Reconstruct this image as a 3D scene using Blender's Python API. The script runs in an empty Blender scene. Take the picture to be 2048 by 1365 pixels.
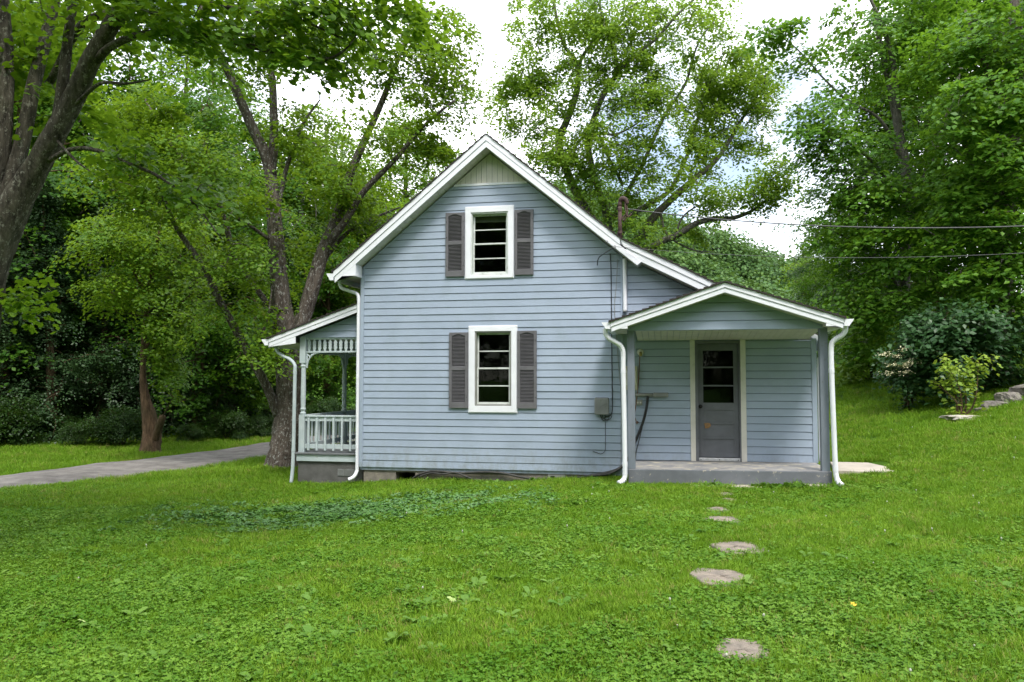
import bpy, math, random
import numpy as np
from mathutils import Vector

random.seed(7)
SC = bpy.context.scene
COL = SC.collection
rad = math.radians

# ------------------------------------------------------------------ camera
FPX = 1569.0                                   # focal length in pixels of a 2048 px wide frame
YAW, PITCH = rad(11), math.atan(77.5 / FPX)
CAM = np.array([5.62, -13.99, 1.66])
cd = bpy.data.cameras.new("camera")
cd.sensor_width = 36.0
cd.lens = 36.0 * FPX / 2048.0
cd.clip_start = 0.05
cd.clip_end = 2000
cam = bpy.data.objects.new("camera", cd)
COL.objects.link(cam)
cam.location = CAM
cam.rotation_euler = (rad(90) + PITCH, 0, YAW)
SC.camera = cam
FWD = np.array([-math.sin(YAW) * math.cos(PITCH), math.cos(YAW) * math.cos(PITCH), math.sin(PITCH)])
RGT = np.array([math.cos(YAW), math.sin(YAW), 0.0])
UPV = np.cross(RGT, FWD)

# ------------------------------------------------------------------ sky, sun, exposure
SUN_EL, SUN_AZ = rad(57), rad(152)             # azimuth clockwise from +Y
w = bpy.data.worlds.new("World")
SC.world = w
w.use_nodes = True
nt = w.node_tree
nt.nodes.clear()
sky = nt.nodes.new("ShaderNodeTexSky")
sky.sky_type = 'NISHITA'
sky.sun_disc = False
sky.sun_elevation = SUN_EL
sky.sun_rotation = SUN_AZ
tc = nt.nodes.new("ShaderNodeTexCoord")
cl = nt.nodes.new("ShaderNodeTexNoise")
cl.inputs["Scale"].default_value = 2.6
cl.inputs["Detail"].default_value = 7
cl.inputs["Roughness"].default_value = 0.55
rp = nt.nodes.new("ShaderNodeValToRGB")
rp.color_ramp.elements[0].position = 0.40
rp.color_ramp.elements[0].color = (0.12, 0.12, 0.12, 1)
rp.color_ramp.elements[1].position = 0.54
mx = nt.nodes.new("ShaderNodeMix")
mx.data_type = 'RGBA'
mx.inputs["B"].default_value = (13.2, 13.5, 14.0, 1)
bg = nt.nodes.new("ShaderNodeBackground")
bg.inputs["Strength"].default_value = 0.10
wo = nt.nodes.new("ShaderNodeOutputWorld")
nt.links.new(tc.outputs["Generated"], cl.inputs["Vector"])
nt.links.new(cl.outputs["Fac"], rp.inputs["Fac"])
nt.links.new(rp.outputs["Color"], mx.inputs["Factor"])
nt.links.new(sky.outputs["Color"], mx.inputs["A"])
nt.links.new(mx.outputs["Result"], bg.inputs["Color"])
nt.links.new(bg.outputs["Background"], wo.inputs["Surface"])
sl = bpy.data.lights.new("sun", 'SUN')
sl.energy = 1.5
sl.angle = rad(14)
sl.color = (1.0, 0.95, 0.87)
so = bpy.data.objects.new("sun", sl)
COL.objects.link(so)
sdir = Vector((math.sin(SUN_AZ) * math.cos(SUN_EL), math.cos(SUN_AZ) * math.cos(SUN_EL), math.sin(SUN_EL)))
so.rotation_euler = sdir.to_track_quat('Z', 'Y').to_euler()
so.location = (6, -20, 30)
SC.view_settings.view_transform = 'Standard'
SC.view_settings.look = 'None'
SC.view_settings.gamma = 1.0
SC.view_settings.exposure = 1.22
SC.view_settings.use_curve_mapping = False
SC.cycles.use_denoising = True
SC.cycles.max_bounces = 6
SC.cycles.diffuse_bounces = 3
SC.cycles.glossy_bounces = 3
SC.cycles.transmission_bounces = 4
SC.cycles.transparent_max_bounces = 6
SC.cycles.sample_clamp_indirect = 6
SC.cycles.caustics_reflective = False
SC.cycles.caustics_refractive = False


# ------------------------------------------------------------------ helpers: places
def P(u, v, d):
    """point seen at photo pixel (u, v), d metres in front of the camera"""
    return CAM + (FWD + RGT * (u - 1024) / FPX - UPV * (v - 682.5) / FPX) * d


def sstep(x):
    x = np.clip(x, 0, 1)
    return x * x * (3 - 2 * x)


def splus(x, k):
    return k * np.logaddexp(0, x / k)


def ld(x, y):
    dx, dy = x - CAM[0], y - CAM[1]
    return dx * math.cos(YAW) + dy * math.sin(YAW), -dx * math.sin(YAW) + dy * math.cos(YAW)


def ground(x, y):
    """height of the terrain"""
    x = np.asarray(x, float)
    y = np.asarray(y, float)
    l, d = ld(x, y)
    z = (0.20 * splus(l - 5.6, 0.6) + 0.18 * splus(l - 14, 2.0) - 0.30 * splus(l - 40, 6)) * (1 - 0.92 * sstep((d - 28) / 30))
    z = z + 0.05 * splus(d - 14, 1.5) * sstep((l - 4.5) / 4) - 0.05 * splus(d - 26, 1.5) * sstep((l - 4.5) / 4)
    z = z - 0.36 * sstep((1.6 - l) / 5.6)
    z = z - 0.11 * sstep((x - 1.2) / 2.0) * (1 - sstep((x - 4.7) / .7)) * np.exp(-((y + .1) / 1.1) ** 2)      # worn hollow along the foundation
    near = 1 - sstep((np.hypot(l, d) - 30) / 30)
    z = z + near * (0.014 * np.sin(1.7 * x + 0.6 * y) + 0.012 * np.sin(2.3 * y - 1.1 * x + 1) + 0.008 * np.sin(4.1 * x + 3.3 * y))
    return z


def G(u, d):
    """ground point in pixel column u, d metres away"""
    l = (u - 1024) / FPX * d
    x = CAM[0] + l * math.cos(YAW) - d * math.sin(YAW)
    y = CAM[1] + l * math.sin(YAW) + d * math.cos(YAW)
    return np.array([x, y, float(ground(x, y))])


# ------------------------------------------------------------------ helpers: materials
def new_mat(name):
    m = bpy.data.materials.new(name)
    m.use_nodes = True
    t = m.node_tree
    b = t.nodes["Principled BSDF"]
    return m, t, b


def noise_node(t, scale, detail=4, stretch=None, coord="Position", rough=0.55):
    g = t.nodes.new("ShaderNodeNewGeometry")
    src = g.outputs["Position"]
    if stretch:
        mp = t.nodes.new("ShaderNodeMapping")
        mp.inputs["Scale"].default_value = stretch
        t.links.new(src, mp.inputs["Vector"])
        src = mp.outputs["Vector"]
    n = t.nodes.new("ShaderNodeTexNoise")
    n.inputs["Scale"].default_value = scale
    n.inputs["Detail"].default_value = detail
    n.inputs["Roughness"].default_value = rough
    t.links.new(src, n.inputs["Vector"])
    return n


def ramp(t, src, p0, c0, p1, c1):
    r = t.nodes.new("ShaderNodeValToRGB")
    r.color_ramp.elements[0].position = p0
    r.color_ramp.elements[1].position = p1
    r.color_ramp.elements[0].color = (*c0, 1) if len(c0) == 3 else c0
    r.color_ramp.elements[1].color = (*c1, 1) if len(c1) == 3 else c1
    t.links.new(src, r.inputs["Fac"])
    return r


def mixc(t, fac, a, b, mode='MIX'):
    m = t.nodes.new("ShaderNodeMix")
    m.data_type = 'RGBA'
    m.blend_type = mode
    for s, v in (("Factor", fac), ("A", a), ("B", b)):
        if hasattr(v, "links"):
            t.links.new(v, m.inputs[s])
        elif s == "Factor":
            m.inputs[s].default_value = v
        else:
            m.inputs[s].default_value = (*v, 1)
    return m.outputs["Result"]


def bump(t, b, src, strength, dist):
    n = t.nodes.new("ShaderNodeBump")
    n.inputs["Strength"].default_value = strength
    n.inputs["Distance"].default_value = dist
    t.links.new(src, n.inputs["Height"])
    t.links.new(n.outputs["Normal"], b.inputs["Normal"])


def pmat(name, c, c2=None, rough=0.6, scale=6, p=(0.35, 0.65), stretch=None, bs=0, bscale=60, bstretch=None, bdist=0.004,
         spec=0.4, metal=0, dirt=None, dscale=3, dp=(0.55, 0.75), objvar=0):
    m, t, b = new_mat(name)
    b.inputs["Roughness"].default_value = rough
    b.inputs["Specular IOR Level"].default_value = spec
    b.inputs["Metallic"].default_value = metal
    c2 = c2 or tuple(x * 0.82 for x in c)
    n = noise_node(t, scale, 5, stretch)
    out = ramp(t, n.outputs["Fac"], p[0], c2, p[1], c).outputs["Color"]
    if dirt:
        n2 = noise_node(t, dscale, 6, rough=0.65)
        f = ramp(t, n2.outputs["Fac"], dp[0], (0, 0, 0), dp[1], (1, 1, 1)).outputs["Color"]
        out = mixc(t, f, out, dirt)
    if objvar:
        oi = t.nodes.new("ShaderNodeObjectInfo")
        hs = t.nodes.new("ShaderNodeHueSaturation")
        mr = t.nodes.new("ShaderNodeMapRange")
        mr.inputs["To Min"].default_value = 1 - objvar
        mr.inputs["To Max"].default_value = 1 + objvar
        t.links.new(oi.outputs["Random"], mr.inputs["Value"])
        t.links.new(mr.outputs["Result"], hs.inputs["Value"])
        t.links.new(out, hs.inputs["Color"])
        out = hs.outputs["Color"]
    t.links.new(out, b.inputs["Base Color"])
    if bs:
        n3 = noise_node(t, bscale, 6, bstretch, rough=0.65)
        bump(t, b, n3.outputs["Fac"], bs, bdist)
    return m


M = {}
M['siding'] = pmat('siding_vinyl', (0.345, 0.408, 0.515), (0.305, 0.365, 0.467), rough=0.45, scale=1.3, bs=0.25, bscale=30,
                   bstretch=(0.6, 1, 9), bdist=0.002, dirt=(0.265, 0.32, 0.38), dscale=2.2, dp=(0.5, 0.95), objvar=0.025)
def splash(m):
    t = m.node_tree
    b = t.nodes["Principled BSDF"]
    src = b.inputs["Base Color"].links[0].from_socket
    g = t.nodes.new("ShaderNodeNewGeometry")
    sp = t.nodes.new("ShaderNodeSeparateXYZ")
    t.links.new(g.outputs["Position"], sp.inputs["Vector"])
    mr = t.nodes.new("ShaderNodeMapRange")
    mr.inputs["From Min"].default_value = 0.0
    mr.inputs["From Max"].default_value = 0.55
    mr.inputs["To Min"].default_value = 0.62
    mr.inputs["To Max"].default_value = 0.0
    t.links.new(sp.outputs["Z"], mr.inputs["Value"])
    n = noise_node(t, 9, 6, (1, 1, .5), rough=.7)
    f = ramp(t, n.outputs["Fac"], .42, (0, 0, 0), .66, (1, 1, 1)).outputs["Color"]
    mu = t.nodes.new("ShaderNodeMath")
    mu.operation = 'MULTIPLY'
    t.links.new(mr.outputs["Result"], mu.inputs[0])
    t.links.new(f, mu.inputs[1])
    t.links.new(mixc(t, mu.outputs["Value"], src, (0.19, 0.205, 0.17)), b.inputs["Base Color"])


splash(M['siding'])
M['white'] = pmat('white_trim', (0.82, 0.83, 0.89), (0.76, 0.77, 0.83), rough=0.42, scale=3, bs=0.05, bscale=20, dirt=(0.55, 0.56, 0.50), dp=(0.62, 0.9))
M['soffit'] = pmat('cream_vinyl', (0.66, 0.63, 0.58), (0.57, 0.545, 0.49), rough=0.5, scale=4, dirt=(0.38, 0.36, 0.28), dscale=5, dp=(0.6, 0.85))
M['dirtywhite'] = pmat('weathered_white', (0.66, 0.69, 0.68), (0.55, 0.58, 0.56), rough=0.55, scale=6, dirt=(0.30, 0.31, 0.27), dscale=14, dp=(0.58, 0.72), bs=0.2, bscale=80)
M['shutter'] = pmat('shutter_plastic', (0.142, 0.138, 0.152), (0.115, 0.112, 0.123), rough=0.5, scale=5, bs=0.15, bscale=60, bstretch=(4, 1, .3))
M['porchgrey'] = pmat('grey_painted_wood', (0.20, 0.225, 0.27), (0.16, 0.185, 0.22), rough=0.55, scale=4, stretch=(3, 3, .5), bs=0.3, bscale=50, bstretch=(4, 4, .3), dirt=(0.10, 0.10, 0.10), dscale=12, dp=(0.62, 0.8))
M['door'] = pmat('grey_door_paint', (0.145, 0.150, 0.172), (0.12, 0.125, 0.14), rough=0.5, scale=5, bs=0.15, bscale=40, bstretch=(3, 1, .5), dirt=(0.20, 0.15, 0.09), dscale=7, dp=(0.70, 0.85))
M['railpaint'] = pmat('pale_blue_paint', (0.52, 0.58, 0.60), (0.42, 0.49, 0.51), rough=0.5, scale=5, dirt=(0.28, 0.31, 0.28), dscale=10, dp=(0.6, 0.8))
M['floorwood'] = pmat('grey_floor_boards', (0.17, 0.18, 0.19), None, rough=0.6, scale=8, stretch=(1, 8, 1))
M['block'] = pmat('concrete_block', (0.25, 0.225, 0.19), (0.15, 0.135, 0.12), rough=0.9, scale=5, bs=0.7, bscale=45, bdist=0.01, dirt=(0.10, 0.10, 0.08), dscale=3)
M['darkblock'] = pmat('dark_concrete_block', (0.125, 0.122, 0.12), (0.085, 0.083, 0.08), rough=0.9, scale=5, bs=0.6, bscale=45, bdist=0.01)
M['slabpaint'] = pmat('painted_concrete', (0.150, 0.160, 0.182), (0.118, 0.126, 0.142), rough=0.75, scale=5, bs=0.45, bscale=50, bdist=0.006, dirt=(0.34, 0.31, 0.27), dscale=11, dp=(0.60, 0.66))
M['slabtop'] = pmat('worn_concrete_floor', (0.30, 0.29, 0.28), (0.19, 0.19, 0.20), rough=0.7, scale=3, bs=0.3, bscale=40, dirt=(0.50, 0.44, 0.34), dscale=4.5, dp=(0.52, 0.66))
M['path'] = pmat('pale_concrete', (0.52, 0.46, 0.39), (0.40, 0.355, 0.30), rough=0.85, scale=4, bs=0.4, bscale=60, dirt=(0.28, 0.25, 0.20), dscale=6, dp=(.6, .75))
M['stone'] = pmat('stepping_stone', (0.285, 0.235, 0.19), (0.175, 0.15, 0.125), rough=0.85, scale=9, bs=0.8, bscale=30, bdist=0.012, dirt=(0.20, 0.19, 0.14), dscale=12, dp=(0.58, 0.72))
M['rock'] = pmat('field_rock', (0.25, 0.225, 0.195), (0.13, 0.118, 0.105), rough=0.9, scale=5, bs=1.0, bscale=14, bdist=0.03, dirt=(0.10, 0.12, 0.06), dscale=5)
M['palerock'] = pmat('pale_rock', (0.52, 0.49, 0.42), (0.36, 0.33, 0.28), rough=0.9, scale=5, bs=0.8, bscale=18, bdist=0.02)
M['rust'] = pmat('rusty_pipe', (0.095, 0.052, 0.046), (0.055, 0.034, 0.032), rough=0.75, scale=14, bs=0.3, bscale=60)
M['black'] = pmat('black_rubber', (0.016, 0.016, 0.018), None, rough=0.5, scale=20)
M['hose'] = pmat('dusty_black_hose', (0.060, 0.058, 0.055), (0.028, 0.028, 0.028), rough=0.6, scale=12)
M['utility'] = pmat('grey_plastic', (0.23, 0.235, 0.235), (0.19, 0.195, 0.195), rough=0.5, scale=6, dirt=(0.15, 0.16, 0.12), dscale=8)
M['pvc'] = pmat('grey_pvc', (0.27, 0.275, 0.255), None, rough=0.5, scale=6)
M['beige'] = pmat('beige_metal', (0.48, 0.45, 0.33), None, rough=0.5, scale=6)
M['brass'] = pmat('brass_socket', (0.45, 0.36, 0.14), None, rough=0.4, metal=0.6, scale=20)
M['cord'] = pmat('brown_cord', (0.16, 0.075, 0.04), None, rough=0.6, scale=20)
M['alu'] = pmat('aluminium', (0.55, 0.56, 0.58), (0.42, 0.43, 0.45), rough=0.4, metal=0.4, scale=20)
M['knob'] = pmat('dark_knob', (0.02, 0.019, 0.018), None, rough=0.3, metal=0.5, scale=20)
M['interior'] = pmat('dark_room', (0.035, 0.034, 0.032), None, rough=0.9, scale=2)
M['shade'] = pmat('roller_shade', (0.30, 0.30, 0.22), None, rough=0.8, scale=8)
M['insulator'] = pmat('grey_ceramic', (0.30, 0.30, 0.31), None, rough=0.3, scale=20)
M['cable'] = pmat('overhead_cable', (0.10, 0.10, 0.105), None, rough=0.6, scale=10)


def shingle_mat():
    m, t, b = new_mat('asphalt_shingles')
    b.inputs["Roughness"].default_value = 0.95
    n = noise_node(t, 40, 4)
    n2 = noise_node(t, 3, 3)
    c = ramp(t, n.outputs["Fac"], 0.3, (0.018, 0.015, 0.014), 0.75, (0.06, 0.05, 0.046)).outputs["Color"]
    c = mixc(t, n2.outputs["Fac"], c, (0.035, 0.028, 0.027))
    t.links.new(c, b.inputs["Base Color"])
    bump(t, b, n.outputs["Fac"], 0.6, 0.008)
    return m


M['shingle'] = shingle_mat()


def glass_mat():
    m, t, b = new_mat('window_glass')
    t.nodes.remove(b)
    o = t.nodes["Material Output"]
    tr = t.nodes.new("ShaderNodeBsdfTransparent")
    tr.inputs["Color"].default_value = (0.72, 0.76, 0.74, 1)
    gl = t.nodes.new("ShaderNodeBsdfGlossy")
    gl.inputs["Roughness"].default_value = 0.02
    gl.inputs["Color"].default_value = (0.9, 0.95, 0.9, 1)
    fr = t.nodes.new("ShaderNodeFresnel")
    fr.inputs["IOR"].default_value = 1.24
    n = noise_node(t, 3.0, 2)
    bp = t.nodes.new("ShaderNodeBump")
    bp.inputs["Strength"].default_value = 0.05
    bp.inputs["Distance"].default_value = 0.02
    t.links.new(n.outputs["Fac"], bp.inputs["Height"])
    t.links.new(bp.outputs["Normal"], gl.inputs["Normal"])
    ms = t.nodes.new("ShaderNodeMixShader")
    t.links.new(fr.outputs["Fac"], ms.inputs["Fac"])
    t.links.new(tr.outputs["BSDF"], ms.inputs[1])
    t.links.new(gl.outputs["BSDF"], ms.inputs[2])
    t.links.new(ms.outputs["Shader"], o.inputs["Surface"])
    return m


M['glass'] = glass_mat()


def leaf_mat(name, ca, cb, trans=0.38, tcol=None, rough=0.45, instance=False, patch=None, spec=0.35, dry=None):
    """foliage: colour differs from leaf to leaf; light passes through the blade"""
    m, t, b = new_mat(name)
    o = t.nodes["Material Output"]
    if instance:
        src = t.nodes.new("ShaderNodeObjectInfo").outputs["Random"]
    else:
        src = t.nodes.new("ShaderNodeNewGeometry").outputs["Random Per Island"]
    rm = ramp(t, src, 0.0, ca, 1.0, cb)
    if dry:                                       # some plants have gone to straw
        rm.color_ramp.elements[1].position = dry - .01
        e = rm.color_ramp.elements.new(dry)
        e.color = (.34, .29, .10, 1)
    c = rm.outputs["Color"]
    n = noise_node(t, patch[0] if patch else 0.9, 3)
    pc = patch[1] if patch else tuple(x * 0.8 for x in ca)
    f = ramp(t, n.outputs["Fac"], 0.42, (0, 0, 0), 0.68, (0.75, 0.75, 0.75)).outputs["Color"]
    c = mixc(t, f, c, pc)
    t.links.new(c, b.inputs["Base Color"])
    b.inputs["Roughness"].default_value = rough
    b.inputs["Specular IOR Level"].default_value = spec
    tl = t.nodes.new("ShaderNodeBsdfTranslucent")
    tc_ = mixc(t, 0.6, c, tcol or (0.22, 0.34, 0.03))
    t.links.new(tc_, tl.inputs["Color"])
    ms = t.nodes.new("ShaderNodeMixShader")
    ms.inputs["Fac"].default_value = trans
    t.links.new(b.outputs["BSDF"], ms.inputs[1])
    t.links.new(tl.outputs["BSDF"], ms.inputs[2])
    t.links.new(ms.outputs["Shader"], o.inputs["Surface"])
    return m


M['leaf_maple'] = leaf_mat('maple_leaves', (0.062, 0.155, 0.010), (0.150, 0.28, 0.02), 0.45, (0.30, 0.48, 0.02), spec=.25)
M['leaf_bright'] = leaf_mat('bright_leaves', (0.066, 0.165, 0.010), (0.180, 0.30, 0.024), 0.45, (0.33, 0.49, 0.025), spec=.25)
M['leaf_silver'] = leaf_mat('fresh_green_leaves', (0.095, 0.205, 0.022), (0.215, 0.335, 0.045), 0.50, (0.38, 0.56, 0.045), spec=.25)
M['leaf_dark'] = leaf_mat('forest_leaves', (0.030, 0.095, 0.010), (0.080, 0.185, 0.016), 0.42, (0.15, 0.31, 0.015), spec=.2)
M['leaf_right'] = leaf_mat('hillside_maple_leaves', (0.058, 0.165, 0.014), (0.150, 0.30, 0.028), 0.45, (0.25, 0.45, 0.025), spec=.3)
M['leaf_shrub'] = leaf_mat('blue_green_shrub_leaves', (0.024, 0.075, 0.022), (0.060, 0.135, 0.042), 0.25, (0.08, 0.18, 0.03), rough=0.4)
M['leaf_yellow'] = leaf_mat('yellow_green_leaves', (0.20, 0.33, 0.035), (0.36, 0.46, 0.06), 0.40, (0.42, 0.54, 0.05))
M['leaf_far'] = leaf_mat('far_wood_leaves', (0.058, 0.135, 0.030), (0.12, 0.21, 0.045), 0.3, (0.15, 0.25, 0.04), patch=(0.13, (0.045, 0.115, 0.040)), spec=.2)
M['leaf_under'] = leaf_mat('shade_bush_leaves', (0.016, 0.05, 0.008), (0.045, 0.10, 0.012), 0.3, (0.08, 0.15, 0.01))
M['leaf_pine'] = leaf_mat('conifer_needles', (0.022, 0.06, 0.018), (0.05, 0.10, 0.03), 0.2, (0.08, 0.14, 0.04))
M['flower'] = pmat('cream_flowers', (0.70, 0.66, 0.46), (0.55, 0.52, 0.30), rough=0.8, scale=30)
GP = (0.55, (0.110, 0.235, 0.012))
M['grass'] = leaf_mat('grass_blades', (0.075, 0.180, 0.010), (0.250, 0.40, 0.034), 0.30, (0.27, 0.45, 0.016), dry=.935, instance=True, rough=.5, spec=.12, patch=GP)
M['clover'] = leaf_mat('clover_leaves', (0.066, 0.170, 0.014), (0.190, 0.335, 0.042), 0.25, (0.2, 0.38, 0.01), instance=True, rough=.5, spec=.16, patch=(0.7, (0.07, 0.19, 0.008)))
M['weed'] = leaf_mat('broad_weed_leaves', (0.085, 0.21, 0.020), (0.20, 0.34, 0.06), 0.3, (0.2, 0.38, 0.03), instance=True, spec=.25)
M['cover'] = leaf_mat('grey_green_ground_cover', (0.065, 0.18, 0.030), (0.17, 0.30, 0.125), 0.16, (0.1, 0.25, 0.05), instance=True, rough=0.42, patch=(2.2, (0.085, 0.22, 0.014)), spec=0.35)
M['cloverflower'] = pmat('white_clover_flower', (0.50, 0.52, 0.42), None, rough=0.8, scale=30)
M['petal'] = pmat('yellow_petal', (0.75, 0.50, 0.03), None, rough=0.6, scale=30)


def bark_mat(name, c1, c2, lich, lp):
    m, t, b = new_mat(name)
    b.inputs["Roughness"].default_value = 0.95
    b.inputs["Specular IOR Level"].default_value = 0.2
    n = noise_node(t, 14, 6, (1, 1, 0.22), rough=0.7)
    c = ramp(t, n.outputs["Fac"], 0.35, c1, 0.68, c2).outputs["Color"]
    n2 = noise_node(t, 22, 5, (1, 1, 0.6), rough=0.8)
    f = ramp(t, n2.outputs["Fac"], lp, (0, 0, 0), lp + 0.07, (1, 1, 1)).outputs["Color"]
    c = mixc(t, f, c, lich)
    n4 = noise_node(t, 1.1, 3)
    f2 = ramp(t, n4.outputs["Fac"], 0.5, (0, 0, 0), 0.75, (0.55, 0.55, 0.55)).outputs["Color"]
    c = mixc(t, f2, c, (0.045, 0.055, 0.02))
    t.links.new(c, b.inputs["Base Color"])
    bump(t, b, n.outputs["Fac"], 1.0, 0.05)
    return m


M['bark'] = bark_mat('furrowed_bark', (0.045, 0.036, 0.030), (0.15, 0.125, 0.105), (0.33, 0.33, 0.31), 0.545)
M['bark_mottled'] = bark_mat('dark_mottled_bark', (0.022, 0.019, 0.016), (0.14, 0.122, 0.10), (0.25, 0.24, 0.205), 0.545)  # darker bark with pale flecks for the near left maple
M['bark_brown'] = bark_mat('brown_bark', (0.05, 0.032, 0.02), (0.16, 0.105, 0.065), (0.24, 0.21, 0.16), 0.66)
M['bark_grey'] = bark_mat('grey_bark', (0.06, 0.055, 0.048), (0.19, 0.175, 0.155), (0.34, 0.34, 0.30), 0.57)


def ground_mat():
    m, t, b = new_mat('lawn_soil')
    b.inputs["Roughness"].default_value = 1.0
    b.inputs["Specular IOR Level"].default_value = 0.1
    n = noise_node(t, 0.6, 5)
    n2 = noise_node(t, 30, 4)
    c = ramp(t, n.outputs["Fac"], 0.3, (0.045, 0.125, 0.008), 0.7, (0.075, 0.18, 0.010)).outputs["Color"]
    c2 = ramp(t, n2.outputs["Fac"], 0.45, (0.030, 0.045, 0.010), 0.6, (0.065, 0.15, 0.010)).outputs["Color"]
    c = mixc(t, 0.6, c, c2)
    t.links.new(c, b.inputs["Base Color"])
    bump(t, b, n2.outputs["Fac"], 1.0, 0.03)
    return m


M['ground'] = ground_mat()
M['asphalt'] = pmat('weathered_gravel_road', (0.195, 0.178, 0.165), (0.115, 0.105, 0.098), rough=0.95, scale=2.2, bs=0.8, bscale=70, bdist=0.012, dirt=(0.25, 0.232, 0.215), dscale=2.4, dp=(0.45, 0.7))


# ------------------------------------------------------------------ helpers: meshes and objects
class MB:
    """collects boxes, prisms and tubes for one mesh"""

    def __init__(s):
        s.v = []
        s.f = []

    def add(s, verts, faces):
        o = len(s.v)
        s.v.extend([tuple(map(float, q)) for q in verts])
        s.f.extend([tuple(i + o for i in q) for q in faces])
        return s

    def box(s, x0, x1, y0, y1, z0, z1):
        return s.add([(x0, y0, z0), (x1, y0, z0), (x1, y1, z0), (x0, y1, z0), (x0, y0, z1), (x1, y0, z1), (x1, y1, z1), (x0, y1, z1)],
                     [(0, 3, 2, 1), (4, 5, 6, 7), (0, 1, 5, 4), (1, 2, 6, 5), (2, 3, 7, 6), (3, 0, 4, 7)])

    def prism(s, poly, y0, y1):
        """polygon in XZ (counter-clockwise seen from the front) extruded along Y"""
        n = len(poly)
        v = [(x, y0, z) for x, z in poly] + [(x, y1, z) for x, z in poly]
        f = [tuple(range(n)), tuple(range(2 * n - 1, n - 1, -1))]
        f += [(i, i + n, (i + 1) % n + n, (i + 1) % n) for i in range(n)]
        return s.add(v, f)

    def tube(s, pts, radii, sides=8, jitter=0.0, seed=0, cap=True, flat=None):
        pts = np.asarray(pts, float)
        n = len(pts)
        if np.isscalar(radii):
            radii = [radii] * n
        rng = np.random.RandomState(seed)
        t = np.gradient(pts, axis=0)
        t /= np.linalg.norm(t, axis=1)[:, None] + 1e-9
        ref = np.array([0, 0, 1.0]) if abs(t[0][2]) < 0.9 else np.array([1.0, 0, 0])
        a = np.cross(t[0], ref)
        a /= np.linalg.norm(a)
        vs = []
        ang = np.arange(sides) * 2 * math.pi / sides
        ph = rng.rand(4) * 6.28
        for i in range(n):
            a = a - t[i] * (a @ t[i])
            a /= np.linalg.norm(a) + 1e-9
            b = np.cross(t[i], a)
            r = radii[i]
            rr = r * (1 + jitter * (np.sin(3 * ang + ph[0] + i * .35) * .5 + np.sin(5 * ang + ph[1] - i * .5) * .35 + rng.randn(sides) * .3))
            fx, fy = flat or (1, 1)
            vs.extend(pts[i] + np.outer(rr * np.cos(ang) * fx, a) + np.outer(rr * np.sin(ang) * fy, b))
        f = []
        for i in range(n - 1):
            for k in range(sides):
                k2 = (k + 1) % sides
                f.append((i * sides + k, i * sides + k2, (i + 1) * sides + k2, (i + 1) * sides + k))
        if cap:
            f.append(tuple(range(sides - 1, -1, -1)))
            f.append(tuple((n - 1) * sides + k for k in range(sides)))
        return s.add(vs, f)

    def lathe(s, cx, cy, prof, sides=14):
        """profile of (z, r) turned about a vertical axis"""
        return s.tube([(cx, cy, z) for z, r in prof], [r for z, r in prof], sides)

    def mesh(s, name, smooth=False):
        me = bpy.data.meshes.new(name)
        me.from_pydata(s.v, [], s.f)
        if smooth:
            me.polygons.foreach_set("use_smooth", [True] * len(me.polygons))
        me.update()
        return me

    def build(s, name, m, parent=None, bev=0.0, smooth=False):
        o = bpy.data.objects.new(name, s.mesh(name, smooth))
        o.data.materials.append(M[m])
        COL.objects.link(o)
        if parent is not None:
            attach(o, parent)
        if bev:
            b = o.modifiers.new("bevel", 'BEVEL')
            b.width = bev
            b.segments = 2
            b.limit_method = 'ANGLE'
        return o


ORG = {}                                         # world origin of each parent


def attach(o, parent):
    o.parent = parent
    if parent.parent is None:
        o.location = -parent.location
    # a sub-part's parent already stands at the world origin


def tag(o, label, cat, group=None, kind=None):
    if label:
        o["label"] = label
    if cat:
        o["category"] = cat
    if group:
        o["group"] = group
    if kind:
        o["kind"] = kind
    return o


def empty(name, loc, label, cat, group=None):
    o = bpy.data.objects.new(name, None)
    COL.objects.link(o)
    o.location = Vector([float(q) for q in loc])
    o.empty_display_size = 0.3
    return tag(o, label, cat, group)


def thing(mb, name, m, base, label, cat, group=None, bev=0, smooth=False, kind=None):
    """a thing that is one mesh, its origin moved to its base"""
    base = np.asarray(base, float)
    mb.v = [tuple(np.asarray(q) - base) for q in mb.v]
    o = mb.build(name, m, None, bev, smooth)
    o.location = Vector(base.tolist())
    return tag(o, label, cat, group, kind)


def smooth_line(pts, n=6):
    """Catmull-Rom through the points (any number of columns)"""
    p = np.asarray(pts, float)
    q = np.vstack([2 * p[0] - p[1], p, 2 * p[-1] - p[-2]])
    out = []
    for i in range(1, len(q) - 2):
        for k in range(n):
            t = k / n
            out.append(0.5 * ((2 * q[i]) + (q[i + 1] - q[i - 1]) * t + (2 * q[i - 1] - 5 * q[i] + 4 * q[i + 1] - q[i + 2]) * t * t
                              + (3 * q[i] - q[i - 1] - 3 * q[i + 1] + q[i + 2]) * t ** 3))
    out.append(p[-1])
    return np.array(out)


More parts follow.
